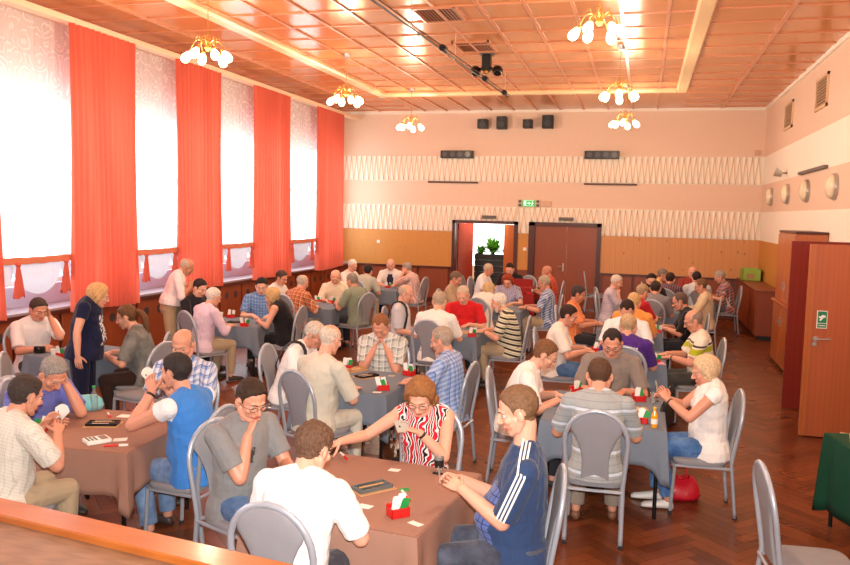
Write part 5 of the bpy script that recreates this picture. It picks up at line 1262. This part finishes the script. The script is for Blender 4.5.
# table N
p('white-haired man in lilac striped shirt','white-haired man in pale lilac shirt by the free chairs, hand at chin',(616,283),E_-2,lean=.14,style='short',hair=(216,204,190),shirt=('thin',(206,192,206),(220,210,220),(190,180,196)),trous=('plain',(30,30,38)),pose='chin',handed=1,nod=.35,lod='mid',skin=0,sleeve=1.6)
p('dark-haired man in grey shirt with back turned','dark-haired man in mid grey shirt, back turned, beside the dark red shirt',(655,291),N_-8,lean=.22,style='short',hair=(60,48,42),shirt=('plain',(136,132,136)),trous=darkt,pose='table',nod=.3,lod='mid',skin=1,sleeve=.85)
p('dark bearded man in black shirt','dark-haired bearded man in black shirt facing the stage',(651,281),S_+4,lean=.14,style='short',hair=(38,28,26),shirt=('plain',(28,26,30)),trous=darkt,pose='table',nod=.35,lod='lo',skin=2,sleeve=.9,beard=1)
p('man in cream jacket','balding man with glasses in cream shirt leaning on his tall chair side',(702,288),W_-4,lean=.18,style='receding',hair=(120,90,66),shirt=('plain',(222,202,166)),trous=grey_t,pose='table',nod=.4,lod='mid',skin=1,sleeve=1.6,glasses=True,belly=.04)
# table O
p('man in yellow shirt','grey-haired man in yellow shirt beyond the bearded man in black',(663,276),E_,lean=.12,style='short',hair=(130,116,104),shirt=('plain',(236,196,116)),trous=grey_t,pose='table',nod=.3,lod='lo',skin=1,sleeve=.8)
p('person in dark plaid','person in dark plaid top mostly hidden in the back rows',(681,283),N_-14,lean=.2,style='short',hair=(60,44,40),shirt=('plaid',(70,46,60),(150,120,130),(30,24,32)),trous=darkt,pose='table',nod=.3,lod='lo',skin=1,sleeve=.9)
p('dark-haired man in pale blue shirt','dark-haired man in pale blue-grey shirt with back turned near the corner',(697,279),N_+8,lean=.2,style='short',hair=(48,38,36),shirt=('plain',(206,210,214)),trous=grey_t,pose='table',nod=.3,lod='lo',skin=1,sleeve=.9)
p('bald man at the back dado','bald man farthest back, only the head showing against the dado',(693,271),S_,lean=.12,style='bald',shirt=('plain',(150,60,50)),trous=grey_t,pose='table',nod=.3,lod='lo',skin=0,sleeve=.9)
p('grey-haired man in multicoloured plaid','grey-haired man in red, white and blue plaid shirt below the green box',(720,277),W_+2,lean=.22,style='short',hair=(166,160,150),shirt=('bigplaid',(96,100,110),(190,70,66),(226,214,206)),trous=('plain',(96,102,110)),pose='table',nod=.4,lod='mid',skin=1,sleeve=.7)
# table F
p('young man in white polo','young dark-haired man in white polo, side on',(567,318),E_+2,lean=.26,style='short',hair=(56,38,32),shirt=('plain',(238,230,220)),trous=jeans,pose='table',nod=.4,lod='mid',skin=1,sleeve=.85)
p('dark-haired man in white T-shirt','dark receding man in white T-shirt hidden behind the purple shirt',(627,313),S_,lean=.20,style='receding',hair=(52,36,30),shirt=('plain',(240,238,238)),trous=darkt,pose='table',nod=.8,lod='mid',skin=0,sleeve=.85,belly=.03,sc_=1.03)
p('man in purple T-shirt','fair-haired man in purple T-shirt with white lettering lines on the back',(628,328),N_-2,lean=.22,style='short',hair=(196,166,128),shirt=('plain',(78,44,132)),trous=darkt,pose='table',nod=.3,lod='mid',skin=0,sleeve=.85,backtext=1)
p('man in the white and lime polo','grey-haired man with glasses in white polo with lime and dark chest bands',(695,323),W_+4,lean=.22,style='balding',hair=(142,128,116),shirt=('chestband',(240,232,214),(180,186,40),(70,66,60)),trous=('plain',(70,70,66)),pose='table',nod=.4,lod='mid',skin=1,sleeve=.8,glasses=True,watch=-1)
# table D
p('man with glasses in brown-grey T-shirt','dark receding man with glasses in brown-grey T-shirt facing the stage',(612,347),S_+1,lean=.30,style='receding',hair=(48,40,38),shirt=('plain',(140,128,120)),trous=darkt,pose='table',nod=.55,lod='hi',skin=1,sleeve=.85,glasses=True,belly=.03,sc_=1.03)
p('man in pale striped polo','dark-haired man in pale grey striped polo seen from behind, chair between us',(600,377),N_+2,lean=.26,style='short',hair=(88,62,46),shirt=('thin',(160,166,168),(136,142,148),(204,216,230)),trous=('plain',(140,130,118)),pose='table',nod=.5,lod='hi',skin=1,sleeve=.85,shoe=(120,80,60))
p('man with glasses in white T-shirt','brown-haired man with glasses in white T-shirt bending over the grey table',(543,357),E_+4,lean=.36,style='short',hair=(120,82,54),shirt=('plain',(240,236,232)),trous=darkt,pose='table',nod=.55,lod='hi',skin=0,sleeve=.85,glasses=True)
p('blonde woman in white top','blonde woman in white cap-sleeved top and blue jeans holding cards',(706,371),W_+4,lean=-.03,style='bob',hair=(212,184,146),shirt=('plain',(240,238,236)),trous=('denim',(50,96,160),(110,150,200)),pose='cards',nod=.3,lod='hi',skin=1,sleeve=.22,woman=True,sc_=1.0,watch=-1,shoe=(235,230,225))
# table C
p('man in white shirt with black strap','grey-haired man with glasses in white shirt with a black strap across the back',(313,337),E_+2,lean=.40,style='short',hair=(206,196,182),shirt=('plain',(242,240,238)),trous=('plain',(190,184,170)),pose='table',nod=.5,lod='hi',skin=1,sleeve=.85,strap=1,glasses=True)
p('bald man in pale green-grey shirt','bald man in pale grey-green shirt, broad back turned',(329,345),N_-24,lean=.28,style='balding',hair=(214,200,184),shirt=('plain',(206,204,190)),trous=('plain',(206,204,190)),pose='table',nod=.35,lod='hi',skin=0,sleeve=.95,belly=.05,sc_=1.04)
p('man in grey plaid shirt','brown-haired man in grey and white plaid shirt, both hands at his mouth',(381,328),S_+3,lean=.20,style='receding',hair=(142,94,60),shirt=('bigplaid',(206,208,202),(140,146,144),(236,236,232)),trous=darkt,pose='clasp',nod=.7,lod='hi',skin=1,sleeve=.8,belly=.03)
p('grey-haired man in light blue plaid','grey-haired man in light blue patterned shirt behind the woman in print blouse',(443,344),W_-6,lean=.20,style='short',hair=(168,150,134),shirt=('plaid',(178,196,226),(110,140,200),(80,110,180)),trous=grey_t,pose='table',nod=.3,lod='hi',skin=1,sleeve=.85)
# standing
p('standing woman in navy','standing woman with short blonde hair in navy top with white print',(98,291),E_+18,lean=.2,style='bob',hair=(210,168,116),shirt=('print',(24,30,62),(220,220,225),.0,1.12,.16),trous=('plain',(24,28,56)),pose='stand',nod=.3,turn=.5,lod='hi',skin=0,sleeve=.45,woman=True,stand=True,sc_=.95,belly=.05)
p('standing man in white shirt','standing bald man in white shirt, beige trousers and dark belt',(186,267),E_+30,lean=.30,style='balding',hair=(190,176,160),shirt=('plain',(240,228,228)),trous=('plain',(186,160,126)),pose='standface',nod=.55,lod='mid',skin=3,sleeve=1.1,stand=True,belly=.03,sc_=.96,belt=1)
# seat position of every player on the floor plan (x, y), lean of the back, body scale change
SEAT={
 'man in plain grey T-shirt':(-2.501, 4.594, 0.121, 0.004),
 'man with spiky hair seen from behind':(-1.67, 3.625, 0.285, 0.008),
 'woman in the red and black print blouse':(-1.447, 5.416, 0.203, -0.003),
 'man in the navy jersey':(-0.603, 4.407, -0.024, -0.001),
 'man in cream checked shirt':(-3.939, 4.073, 0.252, -0.012),
 'man in violet blue shirt':(-4.715, 5.193, 0.471, 0.002),
 'man in bright blue vest':(-3.06, 5.047, 0.212, -0.001),
 'bald man in blue plaid':(-3.826, 6.093, -0.023, 0.017),
 'man in white T-shirt by the window':(-6.954, 7.791, 0.197, -0.002),
 'man with long ponytail':(-5.291, 7.663, 0.242, 0.006),
 'man in black T-shirt':(-6.573, 10.655, 0.16, 0.011),
 'white-haired man in lilac shirt':(-5.854, 9.686, 0.251, -0.006),
 'young man in blue shirt':(-5.826, 11.49, 0.14, 0.005),
 'blonde woman in black top':(-4.985, 10.658, 0.312, -0.002),
 'dark-haired man in white shirt near the window':(-6.411, 13.061, 0.193, -0.002),
 'man in orange plaid shirt':(-5.601, 12.201, 0.211, 0.002),
 'bald man in cream shirt':(-5.509, 13.927, 0.208, 0.002),
 'man in sage green shirt':(-4.746, 13.019, 0.171, -0.002),
 'white-haired man in the window corner':(-6.359, 16.614, 0.158, 0.007),
 'dark-haired man in pale grey-green shirt':(-5.69, 15.702, 0.396, -0.005),
 'man in navy vest':(-5.584, 17.464, 0.094, -0.0),
 'man in pink plaid shirt':(-4.753, 16.658, 0.26, 0.0),
 'bald man with the black strap':(-3.44, 11.18, 0.058, 0.011),
 'grey-haired man in plain white shirt':(-2.668, 10.248, 0.228, 0.009),
 'man in red polo shirt':(-2.582, 11.908, 0.309, -0.007),
 'man in striped shirt':(-1.712, 11.039, 0.245, -0.002),
 'man in tan shirt':(-3.388, 14.178, 0.068, 0.011),
 'woman with glasses and white blouse':(-2.6, 13.241, 0.348, -0.015),
 'red-haired woman':(-2.438, 15.0, 0.171, 0.0),
 'man in blue checked shirt':(-1.58, 14.2, 0.07, 0.008),
 'grey-haired man in white T-shirt at the doorway':(-3.464, 17.28, 0.216, 0.001),
 'dark-haired man in black shirt at the doorway':(-2.883, 18.081, 0.224, 0.0),
 'man in red orange patterned shirt':(-1.849, 17.238, 0.132, 0.001),
 'man in orange plaid short-sleeved shirt':(-1.055, 12.524, 0.082, 0.001),
 'grey blonde man in orange polo':(-0.118, 11.697, 0.228, 0.007),
 'man with glasses in black shirt':(0.761, 12.495, 0.219, -0.006),
 'white-haired man in lilac striped shirt':(-0.595, 15.244, 0.127, 0.003),
 'dark-haired man in grey shirt with back turned':(0.204, 14.364, 0.252, -0.004),
 'dark bearded man in black shirt':(0.168, 16.091, 0.1, 0.004),
 'man in cream jacket':(1.162, 15.214, 0.104, -0.001),
 'man in yellow shirt':(0.225, 17.997, 0.227, 0.001),
 'person in dark plaid':(0.5, 16.72, 0.25, 0),
 'dark-haired man in pale blue shirt':(1.107, 17.145, 0.174, 0.002),
 'bald man at the back dado':(1.085, 18.867, 0.061, 0.009),
 'grey-haired man in multicoloured plaid':(1.811, 18.03, 0.234, 0.005),
 'young man in white polo':(-1.042, 9.929, 0.193, -0.002),
 'dark-haired man in white T-shirt':(-0.168, 10.808, 0.202, -0.0),
 'man in purple T-shirt':(-0.135, 9.107, 0.208, 0.002),
 'man in the white and lime polo':(0.748, 9.969, 0.111, 0.003),
 'man with glasses in brown-grey T-shirt':(-0.255, 8.089, 0.28, 0.001),
 'man in pale striped polo':(-0.278, 6.064, 0.242, 0.004),
 'man with glasses in white T-shirt':(-1.101, 7.177, 0.342, 0.005),
 'blonde woman in white top':(0.611, 6.972, 0.021, -0.014),
 'man in white shirt with black strap':(-3.521, 7.508, 0.385, 0.001),
 'bald man in pale green-grey shirt':(-2.816, 6.565, 0.215, 0.005),
 'man in grey plaid shirt':(-2.708, 8.301, 0.196, 0.001),
 'grey-haired man in light blue plaid':(-1.727, 7.371, 0.083, -0.007),
}
PEOPLE={}
for short,label,px,face,k in P:
    k=dict(k); rz=math.radians(face); jersey=k.pop('jersey',0); beard=k.pop('beard',0); vest=k.pop('vest',0); bt=k.pop('backtext',0); k.pop('zoff',0); k.pop('hint',0)
    if k['shirt'][0]=='chest': k['shirt']=('plain',)+k['shirt'][1:]
    sc0=k.get('sc_',1.); k['sc_']=sc0
    px=tuple(px)
    if short in SEAT: sx_,sy_,k['lean'],dsc=SEAT[short]; k['sc_']=sc0+dsc; root=V((sx_,sy_,0))
    else: root=solve_root(px,rz,k.get('lean',.25),sc0,k.get('stand',False))
    q=person(label,root,rz,**k); PEOPLE[short]=(root,rz,q)
    if jersey:
        A,E1=q['arms'][1][0],q['arms'][1][1]
        for s in (-1,1):
            A,E1=q['arms'][s][0],q['arms'][s][1]; nk=q['tf'](1.05,s*.08,0)
            for o in (-1,0,1):
                d=(E1-A).normalized(); outw=V((s*.75,0,.62)); outw=(outw-d*outw.dot(d)).normalized(); sd=d.cross(outw)
                path=[];oc=[]
                for i in range(12):
                    t=i/11
                    if t<.35:
                        a=t/.35; c=nk.lerp(A+V((0,0,.0)),a); r_=.070+.016*a; c0=c; ow=V((s*.25,0,1)).lerp(outw,a).normalized()
                    else:
                        a=(t-.35)/.65; c0=A.lerp(A.lerp(E1,.87),a); ow=outw; r_=.084-.004*a
                    path.append(c0+ow*r_+sd*(o*.021)); oc.append(c0+sd*(o*.021))
                q['ribbon']('sleeve_stripe',path,.011,white_c,.003,oc)
    if beard:
        bm=G(); bm.join(HEADS['mid'],Matrix.Identity(4)); keep=[f for f in bm.f if all(bm.v[i][1]>.02 and -.125<bm.v[i][2]<-.052 and not(abs(bm.v[i][0])<.02 and -.08<bm.v[i][2]<-.056) for i in f)]
        g=G(); us=sorted({i for f in keep for i in f}); mp={j:i for i,j in enumerate(us)}
        g.add([q['MH']@(V(bm.v[i])*1.0+(V(bm.v[i])-V((0,.02,-.05))).normalized()*.004) for i in us],[tuple(mp[i] for i in f) for f in keep]); g.obj('beard',hairmat(k['hair']),q['T'],True)
    if vest:
        g=G(); R=[]
        for t,rx,ry in ((.0,.20,.17),(.4,.192,.17),(.75,.19,.165),(.95,.12,.135)): R.append([q['tf'](t,rx*.62*math.cos(a),.012+ry*math.sin(a)) for a in [PI*.12+PI*.76*j/14 for j in range(15)]])
        g.loops(R,0,False,False,closed=False); o=g.obj('vest',mat('vest_navy',srgb(30,34,56),.8),q['T'],True); md=o.modifiers.new('s','SOLIDIFY'); md.thickness=.006
    if bt:
        for i,(w2,t) in enumerate(((.13,.80),(.15,.70),(.10,.62))):
            g=G(); r0=random.Random(i); x=-w2
            while x<w2-.01:
                ww=r0.uniform(.012,.03); c=[q['tf'](t+dz,xx,-(.160)*math.sqrt(max(0,1-(xx/.2)**2))-.004) for xx,dz in ((x,0),(min(x+ww,w2),0),(min(x+ww,w2),.03),(x,.03))]
                g.add(c,[(0,1,2,3)]); x+=ww+.008
            o=g.obj('back_print',white_c,q['T'],False)
    fx=V((-math.sin(rz),math.cos(rz),0))*.10
    if not k.get('stand'): chair(root.x+fx.x,root.y+fx.y,rz,'grey upholstered chair under the '+short)
# free chairs
for u,v,face,l in ((586,273,-84,'tall free grey chair standing before the closed double door'),(598,289,-75,'free grey chair beside the white-haired man in lilac'),(162,345,80,'free grey chair between the ponytailed man and the bald man in plaid'),(8,356,-60,'free grey chair cut by the picture edge below the window shelf'),(528,277,160,'free grey chair in front of the open doorway'),(463,277,-100,'free grey chair beside the tan shirt man near the doorway'),
    (556,268,150,'free grey chair close to the closed door handle'),(12,384,-70,'free grey chair behind the man in cream checked shirt')):
    rz=math.radians(face); w_=at(u,v,1.0); o=Matrix.Rotation(rz,3,'Z')@V((0,-.28,0)); 
    chair(w_.x-o.x,w_.y-o.y,rz,l,'free grey chairs')
fc=at(770,464,1.03); chair(fc.x+.28,fc.y+.02,math.radians(-84),'free grey chair alone on the parquet near the green table','free grey chairs')
# ------------------------------------------------------------------ things on the tables
TZ=.7525
def ot(u,v,z=TZ):
    q=at(u,v,z); best=None
    for k,((x,y),r,w_,d_,c,l) in list(tables.items())+[('side',((2.036,6.358),12,.85,1.35,'',''))]:
        M=Matrix.Rotation(math.radians(r),3,'Z'); lp=M.inverted()@V((q.x-x,q.y-y,0)); a,b=w_/2-.07,d_/2-.07
        cp=V((max(-a,min(a,lp.x)),max(-b,min(b,lp.y)),0)); dd=(cp-lp).length
        if best is None or dd<best[0]: best=(dd,M@cp+V((x,y,0)))
    return best[1].x,best[1].y,z
def bb(u,v,rz,l): x,y,z=ot(u,v); return bidding_box(x,y,z,rz,l)
# table A
x,y,z=ot(372,489); board(x,y,z,.9,'grey card tray with yellow centre on a wooden base, brown middle table')
bb(398,516,.75,'red bidding box with green and white cards beside the striped jersey man')
for u,v,rz,w_,d_,l in ((392,470,-.1,.11,.055,'small white card near the far edge of the brown table'),(362,506,-.25,.13,.06,'white card with green corner by the wooden card tray'),(413,523,-.5,.13,.045,'white strip lying by the red bidding box')):
    x,y,z=ot(u,v); paper(x,y,z,rz,w_,d_,l)
x,y,z=ot(349,506); paper(x,y,z+.001,-.25,.035,.05,'green corner slip on the white card by the tray',green_c)
x,y,z=ot(345,453); pen(x,y,z+.02,-.9,'red-capped white marker under the hand of the woman in print',L=.15)
x,y,z=ot(402,492); pen(x,y,z,-1.0,'white marker with red cap leaning beside the green card',L=.17)
x,y,z=ot(402,490); paper(x,y,z,.4,.09,.06,'green card near the long marker on the brown table',green_c)
x,y,z=ot(433,474); pen(x,y,z,-.1,'thin black and white pen lying beside the drinking glass',white_c,black_p,L=.12)
x,y,z=ot(439,471); tumbler(x,y,z,'clear drinking glass with dark printed band on the brown table',mat('glass_band',srgb(30,22,20),.5))
x,y,z=ot(326,488)
T=thing('score_device','white scoring device with small grey screen near the man with spiky hair','scoring device',(x,y,z),.5)
def device(T,w_=.13,d_=.17):
    g=G(); g.bbox(-w_/2,w_/2,-d_/2,d_/2,0,.028,.006); g.obj('device_body',white_c,T,False)
    g=G(); g.bbox(-w_*.38,w_*.38,d_*.10,d_*.40,.028,.0295,.001); g.obj('screen',lcd,T,False)
    for i in range(4):
        for j in range(3): 
            g=G(); g.bbox(-w_*.36+i*w_*.19,-w_*.36+i*w_*.19+w_*.13,-d_*.42+j*d_*.15,-d_*.42+j*d_*.15+d_*.09,.028,.031,.001); g.obj('key_button',grey_p,T,False)
device(T)
# table B
x,y,z=ot(103,425); board(x,y,z,.35,'black card tray on the brown table beside the window side',black_p,wood_b)
x,y,z=ot(97,442); T=thing('score_device','white scoring device lying by the red marker, window side brown table','scoring device',(x,y,z),-.6); device(T)
x,y,z=ot(104,447); pen(x,y,z,.5,'red and white marker clip at the near corner of the brown table',white_c,red_p,L=.16)
x,y,z=ot(108,414); pen(x,y,z,-.8,'red-capped marker beside the clear bottle',L=.13)
x,y,z=ot(122,416); paper(x,y,z,.1,.16,.09,'white sheet of paper beside the clear bottle')
x,y,z=ot(117,440); paper(x,y,z,.5,.14,.08,'white sheet half under the elbow of the man in blue vest')
x,y,z=ot(94,424); paper(x,y,z,.2,.12,.07,'wood coloured card beside the black tray',wood_b)
x,y,z=ot(107,406); bottle(x,y,z,'clear plastic bottle with green cap on the window side brown table',clear,green_c,h=.21)
x,y,z=ot(38,432); bidding_box(x,y,z,.3,'red bidding box under the cards of the man in checked shirt')
g=G(); g.loops([[(.16*s*math.cos(a)+.02*math.sin(3*a),.10*s*math.sin(a),zz) for a in [2*PI*j/18 for j in range(18)]] for s,zz in ((.6,0),(.7,.04),(.6,.09),(.35,.12),(.12,.125))]); x,y,z=ot(92,399)
g.obj('turquoise_bag',mat('bag_turquoise',srgb(130,200,205),.6,bs=.4),None,True,loc=(x,y+.02,z+.004),rz=.3,label='crumpled turquoise bag lying behind the clear bottle',cat='bag')
# table C
for u,v,rz,l in ((383,390,.5,'red bidding box on the near corner of the plaid shirt table'),(353,367,.2,'red bidding box with white napkin on the plaid shirt table window side'),(410,375,-.3,'red bidding box by the grey-haired man in light blue plaid')): bb(u,v,rz,l)
x,y,z=ot(367,377); board(x,y,z,1.0,'black card tray on the plaid shirt table',black_p,wood_b)
x,y,z=ot(361,368); board(x,y,z+.0,1.1,'wooden card tray next to the black one on the plaid shirt table',wood_b,wood_b)
x,y,z=ot(372,394); paper(x,y,z,.1,.12,.05,'white slip beside the corner bidding box on the grey table')
x,y,z=ot(390,376); paper(x,y,z,.1,.10,.05,'small pale card on the plaid shirt table',cardback)
# table D
for u,v,rz,l in ((639,401,.3,'empty looking red bidding box next to the glass on the large grey table'),(641,423,.0,'red bidding box with green and white cards beside the juice bottle'),(576,393,.9,'red bidding box near the man with glasses in white T-shirt')): bb(u,v,rz,l)
x,y,z=ot(654,429); juice=mat('orange_juice',srgb(240,165,20),.15,0,.02,spec=.6); bottle(x,y,z,'small bottle of orange juice with white label and yellow cap',juice,mat('cap_yellow',srgb(225,190,60),.4),h=.17,r=.026,lab=white_c)
x,y,z=ot(653,403); tumbler(x,y,z,'clear drinking glass near the juice bottle on the large grey table')
x,y,z=ot(661,401); slab('mobile_phone',x,y,z,.2,.05,.10,.01,black_p,'small black mobile phone at the edge of the large grey table','phone')
x,y,z=ot(634,411); board(x,y,z,.1,'wooden card tray in the middle of the large grey table',wood_b,wood_b)
x,y,z=ot(559,415); slab('mobile_phone',x,y,z,.6,.05,.09,.012,black_p,'black phone by the forearm of the man with glasses','phone')
# table E
bb(474,338,.1,'red bidding box on the red polo table nearest edge'); x,y,z=ot(466,333); board(x,y,z,.2,'pale card tray between the players at the red polo table',wood_b,wood_b)
# table F
bb(655,366,.2,'red bidding box with white cards beside the pink napkin'); x,y,z=ot(665,368); napkin(x,y-.0,z,.3,'crumpled pink napkin at the edge of the purple shirt table',mat('pink_paper',srgb(240,170,190),.7))
bb(596,352,.4,'red bidding box with white napkin in front of the young man in white polo'); bb(610,352,.1,'red bidding box behind the head of the man in brown-grey'); x,y,z=ot(640,350); board(x,y,z,.3,'card tray on the purple shirt table',wood_b,wood_b)
# table G
bb(233,317,.2,'red bidding box by the young man in blue shirt'); bb(243,327,.1,'red bidding box at the near edge beside the blonde woman in black'); x,y,z=ot(236,323); board(x,y,z,.2,'black card tray between two red boxes on the window side',black_p,wood_b)
x,y,z=ot(231,312); cup(x,y,z,'white paper cup on the table of the man in black T-shirt')
# table H
bb(45,361,-.2,'red bidding box under the white cup near the man by the window'); x,y,z=ot(54,356); cup(x,y,z,'white cup beside the black camera on the table under the window')
x,y,z=ot(38,353); T=thing('photo_camera','black camera lying before the man in white T-shirt by the window','camera',(x,y,z),.3)
g=G(); g.bbox(-.06,.06,-.025,.025,0,.08,.01); g.obj('camera_body',black_p,T,False); g=G(); g.tube([(0,-.025,.04),(0,-.075,.04)],.03,16); g.obj('lens',dark,T,'auto')
# tables I J K L M N O
for u,v,rz,l in ((332,303,.1,'red bidding box at the near edge of the orange plaid man table'),(343,296,.3,'red bidding box beside the man in sage green shirt'),(388,288,.1,'red bidding box on the table by the back window corner'),(527,300,.0,'red bidding box under the hands of the man in blue checked shirt'),(503,300,.4,'red bidding box near the red-haired woman'),(663,336,.0,'red bidding box with white napkin beside the man in black shirt and glasses'),(664,305,.2,'red bidding box in the back rows beside the grey shirt'),(676,290,.0,'red bidding box on the table closest to the green box')): bb(u,v,rz,l)
for u,v,l in ((320,301,'card tray on the orange plaid man table'),(383,286,'card tray on the back window corner table'),(515,300,'card tray on the blue checked shirt table'),(650,334,'card tray on the orange shirt table')):
    x,y,z=ot(u,v); board(x,y,z,.2,l,wood_b,wood_b)
for u,v,l in ((325,297,'white cup on the orange plaid man table'),(392,284,'white cup on the corner table')): x,y,z=ot(u,v); cup(x,y,z,l)
# red box bags on the doorway table
x,y,z=ot(536,287,.76)
T=thing('red_case','dark red open case standing on the table before the doorway','case',(-2.50,16.95,.757),.1)
g=G(); g.bbox(-.25,.25,-.15,.15,0,.14,.02); g.obj('case_body',cloth_red,T,False); g=G(); g.bbox(-.25,.25,.13,.16,.141,.30,.01); g.obj('case_lid',cloth_red,T,False)
# side table
for u,v,l,m in ((846,437,'cream sheets of paper on the dark green side table',mat('cream_paper',srgb(238,214,160),.6)),): x,y,z=ot(u,v); paper(x+.06,y-.03,z,-.2,.21,.29,l,m)
x,y,z=ot(849,446); T=thing('keys','small silver bunch of keys on the green side table','keys',(x,y,z)); 
for k in range(3):
    g=G(); M=Matrix.Rotation(k*.7,4,'Z'); g.tube([M@V((.012*math.cos(a)+.01,.012*math.sin(a),.003+.002*k)) for a in [2*PI*i/10 for i in range(10)]],.0025,5,closed=True); g.bbox(.02,.06,-.004,.004,.001+.002*k,.004+.002*k,.001,0,M); g.obj('key',alu,T,'auto')
# cards in hands
def fan_at(short,s,lab,n=9,face=None,off=(0,0,0),tilt=.0,spin=0.):
    root,rz,q=PEOPLE[short]; A,E1,W,_,fd,nn,ll=q['arms'][s]; R=Matrix.Rotation(rz,3,'Z')
    c=root+R@(W+fd*.10+V(off)); card_fan(c,(tilt,spin,rz+(0 if 1 else 0)),lab,n,face)
fan_at('man in bright blue vest',-1,'white card fan held high by the man in blue vest',11,None,(0.03,.03,-.01),-.25)
fan_at('man in cream checked shirt',-1,'card fan in the hands of the man in checked shirt',11,None,(.03,.03,-.01),-.4)
fan_at('woman in the red and black print blouse',-1,'small card fan held by the woman in print blouse',5,cardback,(.02,.03,-.02),-.3)
fan_at('man in the navy jersey',1,'single cards held between the hands of the man in navy jersey',3,cardback,(-.05,.02,-.02),-.2)
fan_at('blonde woman in white top',-1,'cards held by the blonde woman in white top',7,cardback,(.04,.02,-.02),-.2)
fan_at('man with glasses in white T-shirt',-1,'cards held low by the man with glasses in white T-shirt',6,cardback,(.02,.02,.0),-.3)
fan_at('man in red polo shirt',1,'cards held by the man in red polo shirt',7,None,(-.02,.02,.0),-.3)
fan_at('man in striped shirt',-1,'cards held by the bearded man in striped shirt',7,cardback,(.02,.02,.0),-.3)
# floor bags
def bag(x,y,z,rz,w_,d_,h,m,label,strap=True):
    T=thing('handbag',label,'bag',(x,y,z),rz)
    g=G(); R=[]
    for s,sd,zz in ((.9,.85,0),(1.0,1.0,.03),(1.03,1.05,.25*h),(.98,.95,.5*h),(.88,.72,.75*h),(.78,.40,.92*h),(.70,.16,h),(.3,.06,h*.99)):
        R.append([(w_/2*s*abs(math.cos(a))**.6*(1 if math.cos(a)>=0 else -1),(d_/2*sd*abs(math.sin(a))**.7*(1 if math.sin(a)>=0 else -1))*(1+.22*noise.noise(V((3*math.cos(a),3*math.sin(a),zz*18)))),max(0,zz+(.02*noise.noise(V((4*math.cos(a),9,zz*9))) if zz>.04 else 0))) for a in [2*PI*j/40 for j in range(40)]])
    g.loops(R); g.obj('bag_body',m,T,True)
    for s in (-1,1):
        g=G(); g.tube([(-w_*.22,s*.02,h*.9),(-w_*.2,s*d_*.45,h*1.25),(0,s*d_*.75,h*1.1),(w_*.2,s*d_*.45,h*1.2),(w_*.22,s*.02,h*.9)],.008,6); g.obj('strap',m,T,True)
    return T
q=at(678,487,.10); bag(q.x+.0,q.y+.02,.0,.1,.36,.22,.20,mat('red_leather',srgb(200,26,44),.35,0,.05,.25,30,spec=.5),'shiny red leather handbag on the parquet under the blonde woman chair')
q=at(671,424,.62); T=thing('shoulder_bag','black bag with white emblem resting on the lap of the blonde woman','bag',(q.x-.04,q.y,.60),1.2)
g=G(); g.loops([[(.16*s*math.cos(a),.04*s*math.sin(a),zz) for a in [2*PI*j/18 for j in range(18)]] for s,zz in ((.8,0),(1.05,.03),(1.0,.14),(.8,.20),(.5,.22))]); g.obj('bag_body',mat('black_fabric',srgb(26,26,30),.6,bs=.3),T,True)
g=G(); g.tube([(-.12,0,.18),(-.1,-.02,.32),(0,-.02,.36),(.1,-.02,.30),(.12,0,.18)],.006,6); g.obj('strap',black_p,T,True)
bpy.data.scenes.remove(tmp)
